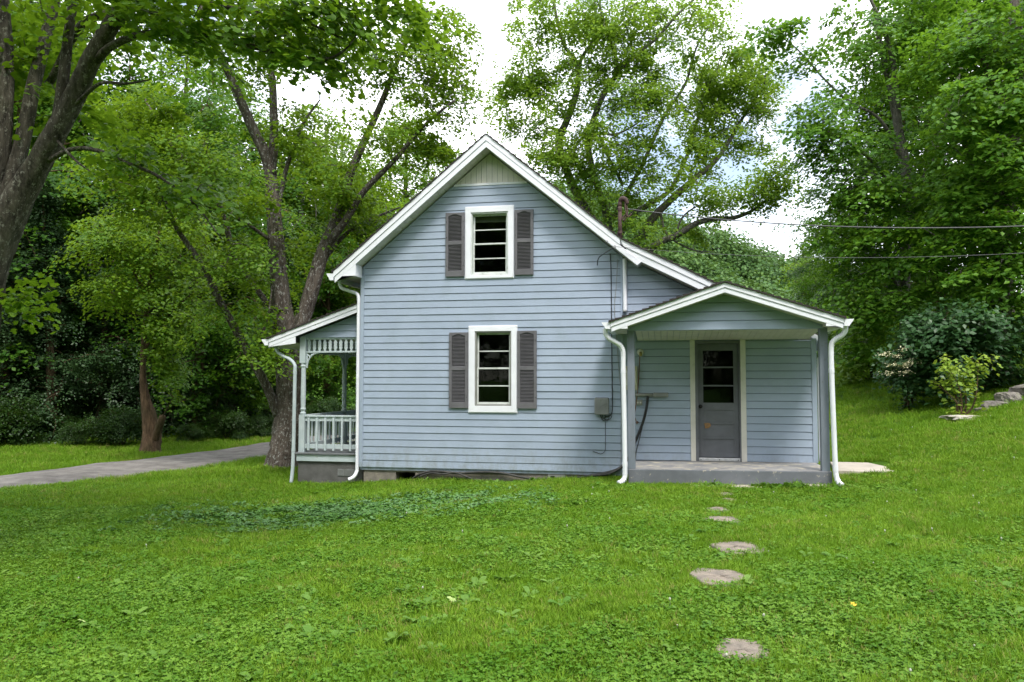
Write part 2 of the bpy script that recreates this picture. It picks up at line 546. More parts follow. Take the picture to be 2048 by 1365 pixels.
# ------------------------------------------------------------------ terrain, road
def build_ground():
    rr = np.concatenate([[0.0], np.geomspace(0.6, 900, 190)])
    na = 300
    an = np.arange(na) * 2 * math.pi / na
    xs = CAM[0] + np.outer(rr[1:], np.cos(an)).ravel()
    ys = CAM[1] + np.outer(rr[1:], np.sin(an)).ravel()
    xs = np.concatenate([[CAM[0]], xs])
    ys = np.concatenate([[CAM[1]], ys])
    zs = ground(xs, ys)
    f = []
    for k in range(na):
        f.append((0, 1 + k, 1 + (k + 1) % na))
    for i in range(len(rr) - 2):
        a, b = 1 + i * na, 1 + (i + 1) * na
        for k in range(na):
            k2 = (k + 1) % na
            f.append((a + k, b + k, b + k2, a + k2))
    mb = MB()
    mb.v = list(zip(xs.tolist(), ys.tolist(), zs.tolist()))
    mb.f = f
    o = mb.build('ground', 'ground', smooth=True)
    tag(o, 'green lawn and woodland ground rising to the right', None, kind='structure')


build_ground()
# centre line of the road in camera (lateral, depth) metres
ROAD = smooth_line([(-30, -2), (-19, 8), (-13.2, 12.6), (-10.05, 15.4), (-8.35, 18.6), (-7.15, 22.4), (-5.6, 28), (-2.0, 36), (6, 46), (20, 58)], 10)
ROAD_W = 1.28


def ld2xy(l, d):
    return (CAM[0] + l * math.cos(YAW) - d * math.sin(YAW), CAM[1] + l * math.sin(YAW) + d * math.cos(YAW))


def build_road():
    t = np.gradient(ROAD, axis=0)
    t /= np.linalg.norm(t, axis=1)[:, None]
    nrm = np.stack([-t[:, 1], t[:, 0]], 1)
    mb = MB()
    rows = []
    rng = np.random.RandomState(3)
    for i, (c, n) in enumerate(zip(ROAD, nrm)):
        row = []
        for k, s in enumerate((-1, -0.9, -0.5, 0, 0.5, 0.9, 1)):
            e = s * ROAD_W * (1 + 0.05 * math.sin(i * 1.3 + s) + (0.03 * rng.randn() if abs(s) > .8 else 0))
            x, y = ld2xy(*(c + n * e))
            z = float(ground(x, y)) + (0.045 + 0.03 * (1 - s * s) if abs(s) < 1 else -0.03)
            row.append((x, y, z))
        rows.append(row)
    v = [q for r in rows for q in r]
    f = [(i * 7 + k, i * 7 + k + 1, (i + 1) * 7 + k + 1, (i + 1) * 7 + k) for i in range(len(rows) - 1) for k in range(6)]
    mb.add(v, f)
    o = mb.build('road', 'asphalt', smooth=True)
    tag(o, 'narrow grey gravel road curving along the wood', None, kind='structure')


build_road()

# ------------------------------------------------------------------ the house
HOUSE = empty('house', (2.45, 4.0, 0.0), 'pale blue two storey house with white gable, grey shutters and porches', 'house')
LAP = 0.1288
RX, RZ, RS = 2.49, 6.10, 0.83                   # ridge position, height and slope of the main roof
LS0, LSZ, LSS = 4.88, 4.116, 0.513              # lean-to roof


def board(name, parent, segs, m='siding', yoff=0.0):
    """one lap of siding: segs = (xl0, xr0, xl1, xr1, z0, z1, y at z0, y at z1)"""
    mb = MB()
    for (a0, b0, a1, b1, z0, z1, y0, y1, butt) in segs:
        y0 += yoff
        y1 += yoff
        w0, w1 = random.uniform(-.0022, .0022), random.uniform(-.0022, .0022)      # courses are never quite straight
        k = max(0.0, 1 - 0.010 / (z1 - z0)) if z1 - z0 > .05 else 1.0
        am, bm, ym, zm = a0 + (a1 - a0) * k, b0 + (b1 - b0) * k, y0 + (y1 - y0) * k, z0 + (z1 - z0) * k
        yt = ym + .014
        v = [(a0, y0, z0 + w0), (b0, y0, z0 + w1), (bm, ym, zm), (am, ym, zm), (b1, yt, z1 - .001), (a1, yt, z1 - .001),
             (a0, y0 + butt, z0), (b0, y0 + butt, z0), (b1, yt + .004, z1), (a1, yt + .004, z1)]
        mb.add(v, [(0, 1, 2, 3), (3, 2, 4, 5), (6, 9, 8, 7), (0, 6, 7, 1), (1, 7, 8, 4, 2), (5, 4, 8, 9), (0, 3, 5, 9, 6)])
    return mb.build(name, m, parent)


def clad(parent, Y, z_base, z_top, xl, xr, holes=(), lap=LAP, seams=True, rng=random.Random(4), z_first=None):
    """lap siding on the plane Y between the outlines xl(z), xr(z), one board per course (two where it is joined)"""
    z = z_base
    while z < z_top - 0.01:
        z0, z1 = z, min(z + lap, z_top)
        fr = (z1 - z0) / lap
        pieces = []                               # (xa, xb, za, zb) rectangles before clipping
        cuts = [h for h in holes if h[2] < z1 and h[3] > z0]
        xs = -1e3
        for h in sorted(cuts):
            pieces.append((xs, h[0], z0, z1))
            if h[2] > z0 + 0.004:
                pieces.append((h[0], h[1], z0, h[2]))
            if h[3] < z1 - 0.004:
                pieces.append((h[0], h[1], h[3], z1))
            xs = h[1]
        pieces.append((xs, 1e3, z0, z1))
        span_l, span_r = xl(z0), xr(z0)
        seam = None
        if seams and span_r - span_l > 2.2 and rng.random() < 0.75:
            seam = span_l + (span_r - span_l) * rng.uniform(0.08, 0.92)
        groups = [[], []]
        for xa, xb, za, zb in pieces:
            def yy(q):
                return Y - 0.025 + 0.012 * (q - z0) / lap
            A0, B0, A1, B1 = max(xa, xl(za)), min(xb, xr(za)), max(xa, xl(zb)), min(xb, xr(zb))
            if B0 - A0 < 0.02:
                continue
            if B1 < A1:
                A1 = B1 = (A1 + B1) / 2
            bt = 0.02 if za == z0 else 0.004
            if seam and xa < seam < xb and seam - max(A0, A1) > 0.05 and min(B0, B1) - seam > 0.05:
                groups[0].append((A0, seam, A1, seam, za, zb, yy(za), yy(zb), bt))
                groups[1].append((seam - 0.03, B0, seam - 0.03, B1, za, zb, yy(za), yy(zb), bt))
            else:
                gi = 1 if seam and (A0 + B0) / 2 > seam else 0
                groups[gi].append((A0, B0, A1, B1, za, zb, yy(za), yy(zb), bt))
        for k, g in enumerate(groups):
            for pc in g:
                board('siding_board', parent, [pc], yoff=-0.0022 * k + rng.uniform(-0.0006, 0.0006))
        z = z1


def roofz(x):
    if x < LS0:
        return RZ - RS * abs(x - RX)
    return LSZ - LSS * (x - LS0)


# body walls (inside the cladding)
W1 = (2.135, 2.835, 3.575, 4.742)               # clear openings x0 x1 z0 z1
W2 = (2.215, 2.895, 1.185, 2.545)
DOOR = (6.14, 6.895, 0.26, 2.30)


def wall_pieces(mb, x0, x1, zb, top, holes, y0, y1):
    """wall panel with rectangular holes; top(x) is a roof line (piecewise straight)"""
    xs = sorted({x0, x1, RX, LS0} | {h[0] for h in holes} | {h[1] for h in holes})
    xs = [q for q in xs if x0 <= q <= x1]
    for a, b in zip(xs, xs[1:]):
        z = zb
        hs = sorted([h for h in holes if h[0] <= a + 1e-6 and h[1] >= b - 1e-6], key=lambda h: h[2])
        for h in hs:
            if h[2] > z:
                mb.prism([(a, z), (b, z), (b, h[2]), (a, h[2])], y0, y1)
            z = h[3]
        e = 1e-6
        mb.prism([(a, z), (b, z), (b, top(b - e)), (a, top(a + e))], y0, y1)


mb = MB()
wall_pieces(mb, 0.0, 8.12, -0.02, lambda x: roofz(x) - 0.25, [W1, W2, DOOR], 0.002, 0.16)
WALL = mb.build('wall', 'siding', HOUSE)
mb = MB()
mb.box(0.0, 0.16, 0.16, 7.8, -0.02, 3.75)
mb.box(7.96, 8.12, 0.16, 7.8, -0.02, 2.2)
mb.prism([(0, -.02), (8.12, -.02), (8.12, 2.2), (4.88, 3.85), (RX, 5.84), (0, 3.75)], 7.8, 7.95)
mb.build('side_wall', 'siding', HOUSE)
clad(WALL, 0.0, 0.038, 5.25, lambda z: max(0.055, RX - (RZ - 0.255 - z) / RS), lambda z: min(4.87, RX + (RZ - 0.255 - z) / RS),
     [(W1[0], W1[1], W1[2], W1[3]), (W2[0], W2[1], W2[2], W2[3])])
# lean-to wall above and behind the porch
clad(WALL, 0.0, 0.038 + LAP * 18, 3.82, lambda z: 4.985, lambda z: min(8.08, LS0 + (LSZ - 0.26 - z) / LSS), (), rng=random.Random(9))
clad(WALL, 0.0, 0.27, 2.34, lambda z: 4.985, lambda z: 8.06, [(6.06, 6.985, 0.0, 2.6)], seams=False)
mb = MB()
mb.box(-0.012, 0.058, -0.034, 0.0, 0.03, 3.62).box(-0.012, 0.0, 0.0, 0.07, 0.03, 3.62)
mb.build('corner_board', 'siding', HOUSE, 0.004)
mb = MB()
mb.box(4.868, 4.905, -0.034, 0.0, 0.03, 3.98)
mb.build('corner_board', 'siding', HOUSE, 0.004)
mb = MB()
mb.box(8.055, 8.135, -0.036, 0.0, 0.265, 2.36).box(8.122, 8.135, 0.0, 0.08, 0.265, 2.3)
mb.build('corner_board', 'siding', HOUSE, 0.004)

# cream vertical boards in the gable peak
mb = MB()
mb.box(1.80, 3.18, -0.030, -0.004, 5.245, 5.285)
PEAK = mb.build('gable_trim', 'white', HOUSE, 0.003)
x = 1.83
while x < 3.15:
    a, b = x + 0.002, min(x + 0.098, 3.16)
    za, zb = RZ - .255 - RS * abs(a - RX), RZ - .255 - RS * abs(b - RX)
    poly = [(a, 5.286), (b, 5.286), (b, max(zb, 5.29)), (a, max(za, 5.29))]
    if a < RX < b:
        poly.insert(3, (RX, RZ - .255))
    mb = MB()
    mb.prism(poly, -0.016, -0.002)
    mb.build('gable_board', 'soffit', PEAK, 0.003)
    x += 0.1

# foundation
mb = MB()
gzl = -0.5
mb.box(0.06, 0.69, 0.03, 0.25, gzl, 0.036).box(1.07, 8.1, 0.03, 0.25, gzl, 0.036).box(0.69, 1.07, 0.03, 0.25, -0.052, 0.036)
mb.box(0.69, 1.07, 0.03, 0.25, gzl, -0.23)
mb.box(0.64, 0.69, 0.25, 0.8, gzl, 0.0).box(1.07, 1.12, 0.25, 0.8, gzl, 0.0).box(0.6, 1.2, 0.8, 0.9, gzl, 0.1).box(0.6, 1.2, 0.25, 0.9, -0.052, -0.03)
FND = mb.build('foundation', 'block', HOUSE)
mb = MB()
mb.box(3.55, 3.86, 0.012, 0.06, -0.105, -0.03)
mb.build('vent_block', 'pvc', FND, 0.006)
mb = MB()
mb.box(3.60, 3.68, 0.005, 0.02, -0.085, -0.055)
mb.build('vent_slot', 'black', FND)

# ---- main roof
Y0, Y1 = -0.35, 8.3
XL = -0.42
mb = MB()


def under(o, x0, x1, fn):
    return [(x0, fn(x0) - o), (x1, fn(x1) - o)]


main_z = lambda x: RZ - RS * abs(x - RX)
lean_z = lambda x: LSZ - LSS * (x - LS0)
mb.prism([(XL, main_z(XL) - .09), (RX, RZ - .10), (RX, RZ - .005), (XL, main_z(XL) - .005)], Y0 + .02, Y1)
mb.prism([(RX, RZ - .10), (LS0, main_z(LS0) - .09), (LS0, main_z(LS0) - .005), (RX, RZ - .005)], Y0 + .02, Y1)
LE, LB_ = 7.55, 8.28
mb.prism([(LS0, lean_z(LS0) - .09), (LE, lean_z(LE) - .09), (LE, lean_z(LE) - .005), (LS0, lean_z(LS0) - .005)], Y0 + .02, Y1)
mb.prism([(LE, lean_z(LE) - .09), (LB_, lean_z(LB_) - .09), (LB_, lean_z(LB_) - .005), (LE, lean_z(LE) - .005)], .1, Y1)
ROOF = mb.build('roof', 'white', HOUSE)


def shingles(parent, x_hi, x_lo, fn, ya, yb, rng, step=0.14):
    """courses of shingle tabs: each course one thin wedge that overlaps the one below"""
    n = max(2, int(abs(x_lo - x_hi) * math.hypot(1, RS) / step))
    xs = np.linspace(x_lo, x_hi, n + 1)
    for i in range(n):
        a, b = xs[i], xs[i + 1]
        t = 0.024 + rng.uniform(-0.003, 0.005)
        ja, jb = rng.uniform(-0.006, 0.006), 0
        pts = [(a, fn(a) - 0.004), (b, fn(b) - 0.004), (b, fn(b) + 0.010), (a, fn(a) + t + 0.008)]
        if a > b:
            pts = pts[::-1]
        m_ = MB()
        m_.prism(pts, ya + ja, yb)
        m_.build('shingle_course', 'shingle', parent)


rg = random.Random(2)
shingles(ROOF, RX, XL - 0.035, main_z, Y0 - 0.03, Y1, rg)
shingles(ROOF, RX, LS0 + .02, main_z, Y0 - 0.03, Y1, rg)
shingles(ROOF, LS0 + .02, LE, lean_z, Y0 - 0.03, Y1, rg)
shingles(ROOF, LE, LB_ + .03, lean_z, .1, Y1, rg)


def rake(parent, x0, x1, fn, o0, o1, y0, y1, m='white', name='rake_board', xb0=None, xb1=None):
    """board following the roof line fn between vertical offsets o0..o1"""
    xb0 = x0 if xb0 is None else xb0
    xb1 = x1 if xb1 is None else xb1
    q = MB()
    q.prism([(xb0, fn(xb0) - o1), (xb1, fn(xb1) - o1), (x1, fn(x1) - o0), (x0, fn(x0) - o0)], y0, y1)
    return q.build(name, m, parent, 0.003)


rake(ROOF, XL, RX, main_z, 0.006, 0.118, Y0 - .012, Y0 + .012)
rake(ROOF, RX, LS0, main_z, 0.006, 0.118, Y0 - .012, Y0 + .012, x1 if False else 'white')
rake(ROOF, XL + .02, RX, main_z, 0.121, 0.238, Y0 + .004, Y0 + .024)
rake(ROOF, RX, 5.245, main_z, 0.121, 0.238, Y0 - .004, Y0 + .02, xb1=5.172)
rake(ROOF, LS0, LE, lean_z, 0.006, 0.112, Y0 - .010, Y0 + .014, xb0=LS0 + .06)
rake(ROOF, LS0 + .10, LE, lean_z, 0.115, 0.235, Y0 + .006, Y0 + .026)
# boxed end of the right rake
q = MB()
e0, e1 = (5.245, main_z(5.245) - .121), (5.172, main_z(5.172) - .238)
q.prism([(e1[0] - .012, e1[1] + .004), e1, e0, (e0[0] - .012, e0[1] + .004)], Y0 + .02, -0.02)
q.build('rake_end', 'white', ROOF)


def soffit_run(parent, xa, xb, fn, off, ya, yb, w_=0.105, name='soffit_panel', m='soffit'):
    n = max(1, int(round(abs(xb - xa) / w_)))
    for i in range(n):
        a, b = xa + (xb - xa) * (i + .02) / n, xa + (xb - xa) * (i + .96) / n
        q = MB()
        q.prism([(a, fn(a) - off - .012), (b, fn(b) - off - .012), (b, fn(b) - off), (a, fn(a) - off)], ya, yb)
        q.build(name, m, parent, 0.003)


soffit_run(ROOF, 0.0, RX, main_z, 0.222, Y0 + .025, 0.0)
soffit_run(ROOF, RX, 5.16, main_z, 0.222, Y0 + .025, 0.0)
soffit_run(ROOF, 5.2, LE, lean_z, 0.222, Y0 + .027, 0.0, 0.13)
# eave return at the left corner
q = MB()
zr = 3.585
q.prism([(XL + .03, zr), (0.012, zr), (0.012, main_z(0.012) - .24), (XL + .03, main_z(XL + .03) - .22)], Y0 + .006, Y0 + .022)
RET = q.build('eave_return', 'white', ROOF, 0.002)
q = MB()
q.box(-0.002, 0.012, Y0 + .022, -0.027, zr, 3.80)
q.build('return_side', 'white', ROOF)
q = MB()
q.box(XL + .03, 0.010, Y0 + .022, Y1, zr + .004, zr + .016)
q.build('eave_soffit', 'soffit', ROOF)
q = MB()
q.box(XL - .0, XL + .028, Y0 + .016, Y1, zr - .002, main_z(XL) - .02)
q.build('eave_fascia', 'white', ROOF)
q = MB()
q.box(8.25, 8.278, .1, Y1, lean_z(8.28) - .2, lean_z(8.28) - .02)
q.build('eave_fascia', 'white', ROOF)


def gutter(parent, x, y0, y1, ztop, side, size=0.125):
    """K-style gutter running along Y; side = -1 hangs to the left of x, +1 to the right"""
    s = side
    prof = [(0, ztop - size), (0.072 * s, ztop - size), (0.080 * s, ztop - size * .82), (0.100 * s, ztop - size * .55), (0.128 * s, ztop - size * .22), (0.136 * s, ztop)]
    poly = [(x + a, z) for a, z in prof] + [(x + 0.128 * s, ztop), (x + .092 * s, ztop - size * .5), (x + 0.068 * s, ztop - size + .008), (x + .008 * s, ztop - size + .008), (x + .008 * s, ztop), (x, ztop)]
    if s < 0:
        poly = poly[::-1]
    q = MB()
    q.prism(poly, y0, y1)
    g = q.build('gutter', 'white', parent)
    q = MB()                                    # end cap
    cap = [(x + a, z) for a, z in prof] + [(x, ztop)]
    if s < 0:
        cap = cap[::-1]
    q.prism(cap, y0 - 0.004, y0 - .0005)
    q.build('gutter_end_cap', 'white', g)
    return g


def downspout(parent, pts, w_=0.036, ribs=(), name='downspout', m='white'):
    q = MB()
    line = smooth_line(pts, 7)
    q.tube(line, w_ * 1.35, 4, flat=(1.0, 0.85))
    # a rectangular pipe with rounded corners: 8 sided
    q.v, q.f = [], []
    q.tube(line, w_, 8, flat=(1.15, 0.9))
    o = q.build(name, m, parent, smooth=True)
    zs = line[:, 2]
    for zz in (1.82, .34):
        k = int(np.argmin(np.abs(zs - zz)))
        if abs(zs[k] - zz) < .25 and 0 < k < len(line) - 1 and abs(line[k + 1][2] - line[k - 1][2]) > .05:
            q = MB()
            c = line[k]
            q.tube([(c[0], c[1], c[2] - .035), (c[0], c[1], c[2] + .035)], w_ * 1.09, 8, flat=(1.15, 0.9))
            q.build('joint', m, o)
    for (i0, i1, n) in ribs:
        seg = smooth_line(pts[i0:i1 + 1], 12)
        idx = np.linspace(1, len(seg) - 2, n).astype(int)
        for i in idx:
            t_ = seg[i + 1] - seg[i - 1]
            t_ = t_ / np.linalg.norm(t_) * 0.005
            q = MB()
            q.tube([seg[i] - t_, seg[i] + t_], w_ * 1.07, 8, flat=(1.15, 0.9))
            q.build('elbow_rib', m, o)
    return o


gutter(HOUSE, XL - .002, Y0 - .0, Y1, main_z(XL) - .045, -1)
downspout(HOUSE, [(-.46, .02, 3.56), (-.45, .02, 3.47), (-.40, .02, 3.40), (-.20, .01, 3.33), (-.09, .0, 3.28), (-.055, -.01, 3.18), (-.055, -.01, 2.9), (-.055, -.01, 1.5), (-.055, -.01, .1), (-.06, -.02, -.05), (-.10, -.06, -.15), (-.19, -.10, -.20)])
# short white downspout from the main eave to the porch roof
downspout(HOUSE, [(4.945, -.05, 3.80), (4.945, -.05, 3.4), (4.945, -.05, 3.1), (4.945, -.05, 2.86)], 0.042)


# ---- windows
def window(ox0, ox1, oz0, oz1, cas, nm, shade=False, seed=1):
    """opening ox/oz; cas = casing outer x0 x1 z0 z1"""
    x0, x1, z0, z1 = cas
    q = MB()
    yf, yb = -0.048, -0.002
    t = 0.1
    q.prism([(x0, z0), (x1, z0), (ox1, oz0), (ox0, oz0)], yf, yb)
    q.prism([(x1, z0), (x1, z1), (ox1, oz1), (ox1, oz0)], yf, yb)
    q.prism([(x1, z1), (x0, z1), (ox0, oz1), (ox1, oz1)], yf, yb)
    q.prism([(x0, z1), (x0, z0), (ox0, oz0), (ox0, oz1)], yf, yb)
    win = q.build('window', 'white', HOUSE, 0.003)
    q = MB()                                    # J channel round the casing
    q.box(x0 - .014, x0 - .001, -.034, -.002, z0 - .012, z1 + .012).box(x1 + .001, x1 + .014, -.034, -.002, z0 - .012, z1 + .012)
    q.box(x0 - .001, x1 + .001, -.034, -.002, z1 + .001, z1 + .014).box(x0 - .001, x1 + .001, -.034, -.002, z0 - .014, z0 - .001)
    q.build('channel_trim', 'white', win)
    q = MB()                                    # frame (storm window) inside the casing
    f = 0.026
    q.box(ox0, ox0 + f, -.03, .10, oz0, oz1).box(ox1 - f, ox1, -.03, .10, oz0, oz1)
    q.box(ox0 + f, ox1 - f, -.03, .10, oz1 - f, oz1).box(ox0 + f, ox1 - f, -.036, .10, oz0, oz0 + f)
    q.build('frame', 'pvc' if not shade else 'dirtywhite', win, 0.003)
    a0, a1, b0, b1 = ox0 + f + .002, ox1 - f - .002, oz0 + f + .002, oz1 - f - .002
    mid = (b0 + b1) / 2
    for k, (s0, s1, yy) in enumerate(((b0, mid + .018, 0.015), (mid - .016, b1, 0.050))):
        r = 0.030
        q = MB()
        q.box(a0, a0 + r, yy, yy + .03, s0, s1).box(a1 - r, a1, yy, yy + .03, s0, s1)
        q.box(a0 + r, a1 - r, yy, yy + .03, s0, s0 + r * (1.3 if k == 0 else 1)).box(a0 + r, a1 - r, yy, yy + .03, s1 - r, s1)
        sash = q.build('sash', 'dirtywhite', win, 0.003)
        mz = (s0 + s1) / 2
        q = MB()
        q.box(a0 + r, a1 - r, yy + .004, yy + .026, mz - .010, mz + .010)
        q.build('muntin', 'dirtywhite', win, 0.002)
        for (p0, p1) in ((s0 + r * (1.3 if k == 0 else 1), mz - .010), (mz + .010, s1 - r)):
            q = MB()
            q.box(a0 + r, a1 - r, yy + .012, yy + .016, p0, p1)
            q.build('pane', 'glass', win)
    q = MB()                                    # the room behind
    y0, y1 = 0.162, 3.2
    q.add([(ox0 - .6, y1, oz0 - .5), (ox1 + .6, y1, oz0 - .5), (ox1 + .6, y1, oz1 + .3), (ox0 - .6, y1, oz1 + .3),
           (ox0 - .6, y0, oz0 - .5), (ox1 + .6, y0, oz0 - .5), (ox1 + .6, y0, oz1 + .3), (ox0 - .6, y0, oz1 + .3)],
          [(0, 1, 2, 3), (0, 4, 5, 1), (1, 5, 6, 2), (2, 6, 7, 3), (3, 7, 4, 0)])
    q.build('room_lining', 'interior', win)
    if shade:
        q = MB()
        q.box(ox0 + .03, ox1 - .03, .125, .130, oz1 - .16, oz1 - .02)
        q.build('roller_shade', 'shade', win)
    return win


window(*W1, (2.035, 2.93, 3.522, 4.842), 'upper', True)
window(*W2, (2.107, 2.993, 1.07, 2.637), 'lower', False)


def shutter(x0, x1, z0, z1, zmid):
    q = MB()
    y0, y1 = -0.062, -0.024
    s = 0.052
    q.box(x0, x0 + s, y0, y1, z0, z1).box(x1 - s, x1, y0, y1, z0, z1)
    q.box(x0 + s, x1 - s, y0, y1, z0, z0 + .105).box(x0 + s, x1 - s, y0, y1, zmid - .035, zmid + .035)
    n = 10
    top = [(x0 + s, z1), (x0 + s, z1 - .062)]
    for i in range(n + 1):
        u_ = i / n
        top.append((x0 + s + (x1 - x0 - 2 * s) * u_, z1 - .062 + .030 * math.sin(math.pi * u_) ** 2))
    top += [(x1 - s, z1)]
    q.prism(top, y0, y1)
    q.box(x0 + s, x1 - s, y1 - .006, y1 - .001, z0 + .1, z1 - .02)
    o = q.build('shutter', 'shutter', HOUSE, 0.004)
    for (a, b) in ((z0 + .105, zmid - .035), (zmid + .035, z1 - .050)):
        q = MB()
        k = int((b - a) / .0245)
        for i in range(k):
            zz = a + (b - a) * (i + .5) / k
            q.add([(x0 + s, y0 + .004, zz - .009), (x1 - s, y0 + .004, zz - .009), (x1 - s, y1 - .006, zz + .009), (x0 + s, y1 - .006, zz + .009),
                   (x0 + s, y0 + .008, zz - .013), (x1 - s, y0 + .008, zz - .013), (x1 - s, y1 - .006, zz + .004), (x0 + s, y1 - .006, zz + .004)],
                  [(0, 1, 2, 3), (4, 7, 6, 5), (0, 4, 5, 1)])
        l_ = q.build('louvers', 'shutter', o)
        l_["kind"] = "stuff"
    q = MB()
    for xx in (x0 + .018, x1 - .018):
        for zz in (z0 + .2, zmid + .1, z1 - .17):
            q.box(xx - .006, xx + .006, y0 - .004, y0 + .001, zz - .006, zz + .006)
    q.build('screw', 'knob', o)
    return o


shutter(1.657, 2.014, 3.562, 4.752, 4.19)
shutter(2.957, 3.305, 3.562, 4.756, 4.19)
shutter(1.733, 2.088, 1.142, 2.528, 1.868)
shutter(3.008, 3.362, 1.142, 2.545, 1.868)

# ---- back door
q = MB()
dx0, dx1, dz0, dz1 = 6.19, 6.868, 0.325, 2.285
q.box(6.055, 6.137, -.045, .0, .262, 2.36)
q.build('door_trim', 'soffit', HOUSE, 0.003)
q = MB()
q.box(6.897, 6.985, -.045, .0, .262, 2.36)
q.build('door_trim', 'soffit', HOUSE, 0.003)
q = MB()
q.box(6.137, dx0 - .003, -.035, .16, .262, 2.335).box(dx1 + .003, 6.897, -.035, .16, .262, 2.335).box(dx0 - .003, dx1 + .003, -.035, .16, dz1 + .003, 2.335)
q.build('door_frame', 'door', HOUSE, 0.003)
q = MB()
gx0, gx1, gz0, gz1 = 6.275, 6.785, 1.262, 2.165
yd0, yd1 = .045, .085
q.box(dx0, gx0, yd0, yd1, dz0, dz1).box(gx1, dx1, yd0, yd1, dz0, dz1)
rails = [dz0, .52, .855, .905, 1.135, 1.262]
q.box(gx0, gx1, yd0, yd1, dz0, .60)
pan = [(.60, .845), (.90, 1.085)]
q.box(gx0, gx1, yd0, yd1, gz1, dz1)
q.box(gx0, gx1, yd0, yd1, 1.165, gz0)
pz = [(.41, .635), (.665, .89), (.92, 1.135)]
q.v, q.f = [], []
q.box(dx0, gx0, yd0, yd1, dz0, dz1).box(gx1, dx1, yd0, yd1, dz0, dz1)
lo = dz0
for a, b in pz:
    q.box(gx0, gx1, yd0, yd1, lo, a)
    lo = b
q.box(gx0, gx1, yd0, yd1, lo, gz0).box(gx0, gx1, yd0, yd1, gz1, dz1)
DR = q.build('door', 'door', HOUSE, 0.002)
for a, b in pz:
    q = MB()
    q.box(gx0, gx1, yd0 + .014, yd1 - .005, a, b)
    q.build('door_panel', 'door', DR)
for zz in (1.557, 1.876):
    q = MB()
    q.box(gx0, gx1, yd0 + .004, yd1 - .004, zz - .013, zz + .013)
    q.build('muntin', 'door', DR, 0.002)
for a, b in ((gz0, 1.544), (1.570, 1.863), (1.889, gz1)):
    q = MB()
    q.box(gx0, gx1, yd0 + .018, yd0 + .022, a, b)
    q.build('pane', 'glass', DR)
q = MB()
q.tube([(6.226, yd0 + .002, 1.197), (6.226, yd0 - .006, 1.197), (6.226, yd0 - .010, 1.197), (6.226, yd0 - .035, 1.197), (6.226, yd0 - .045, 1.197), (6.226, yd0 - .062, 1.197), (6.226, yd0 - .07, 1.197)],
       [.034, .034, .014, .013, .027, .029, .016], 12)
q.build('knob', 'knob', DR, smooth=True)
q = MB()
q.box(6.19, 6.872, -.05, .05, .266, .318)
TH = q.build('threshold', 'alu', HOUSE, 0.006)
q = MB()
for xx in (6.22, 6.53, 6.84):
    q.tube([(xx, -.055, .292), (xx, -.048, .292)], .008, 8)
q.build('screw', 'knob', TH)
q = MB()
rng = np.random.RandomState(5)
pts = [(6.335 + .052 * math.cos(a) * (1 + .3 * math.sin(3 * a + 1)), .868 + .060 * math.sin(a) * (1 + .25 * math.cos(2 * a))) for a in np.linspace(0, 6.283, 15)[:-1]]
M['scuff'] = pmat('worn_wood_patch', (0.38, 0.20, 0.07), (0.17, 0.12, 0.08), rough=0.8, scale=60)
pm = MB()
pm.prism([(x_, min(z_, .918)) for x_, z_ in pts], yd0 - .0015, yd0 + .016)
pm.build('bare_wood_patch', 'scuff', DR)
q = MB()
q.add([(5.9, 2.6, .2), (7.3, 2.6, .2), (7.3, 2.6, 2.5), (5.9, 2.6, 2.5), (5.9, .162, .2), (7.3, .162, .2), (7.3, .162, 2.5), (5.9, .162, 2.5)],
      [(0, 1, 2, 3), (0, 4, 5, 1), (1, 5, 6, 2), (2, 6, 7, 3), (3, 7, 4, 0)])
q.build('room_lining', 'interior', DR)

# ---- back porch: slab, posts, roof
q = MB()
q.prism([(5.04, -.35), (8.10, -.35), (8.10, .268), (5.04, .242)], -1.32, 0.0)
q.f = q.f
SLAB = q.build('porch_slab', 'slabpaint', HOUSE, 0.012)
q = MB()
q.add([(5.05, -1.305, .2455), (8.09, -1.305, .2715), (8.09, -.001, .2725), (5.05, -.001, .2465), (5.05, -1.305, .235), (8.09, -1.305, .26), (8.09, -.001, .262), (5.05, -.001, .236)],
      [(0, 1, 2, 3), (0, 4, 5, 1), (1, 5, 6, 2), (3, 7, 4, 0)])
q.build('floor_surface', 'slabtop', SLAB)
for (xa, xb) in ((5.035, 5.150), (7.955, 8.075)):
    q = MB()
    q.box(xa, xb, -1.30, -1.17, .245, 2.46)
    q.build('porch_post', 'porchgrey', HOUSE, 0.006)
PX, PZ, PS = 6.54, 3.16, 0.336
pz_ = lambda x: PZ - PS * abs(x - PX)
PL, PR = 4.79, 8.25
PY = -1.60
q = MB()
q.prism([(PL, pz_(PL) - .075), (PX, PZ - .08), (PX, PZ - .004), (PL, pz_(PL) - .004)], PY + .02, -0.03)
q.prism([(PX, PZ - .08), (PR, pz_(PR) - .075), (PR, pz_(PR) - .004), (PX, PZ - .004)], PY + .02, -0.03)
PROOF = q.build('porch_roof', 'white', HOUSE)
shingles(PROOF, PX, PL - .03, pz_, PY - .035, -0.03, rg, .13)
shingles(PROOF, PX, PR + .03, pz_, PY - .035, -0.03, rg, .13)
rake(PROOF, PL, PX, pz_, .006, .082, PY - .010, PY + .012)
rake(PROOF, PX, PR, pz_, .006, .082, PY - .010, PY + .012)
rake(PROOF, PL + .015, PX, pz_, .085, .160, PY + .004, PY + .022)
rake(PROOF, PX, PR - .015, pz_, .085, .160, PY + .004, PY + .022)
soffit_run(PROOF, PL + .05, PX, pz_, .150, PY + .023, -1.30, .1)
soffit_run(PROOF, PX, PR - .05, pz_, .150, PY + .023, -1.30, .1)
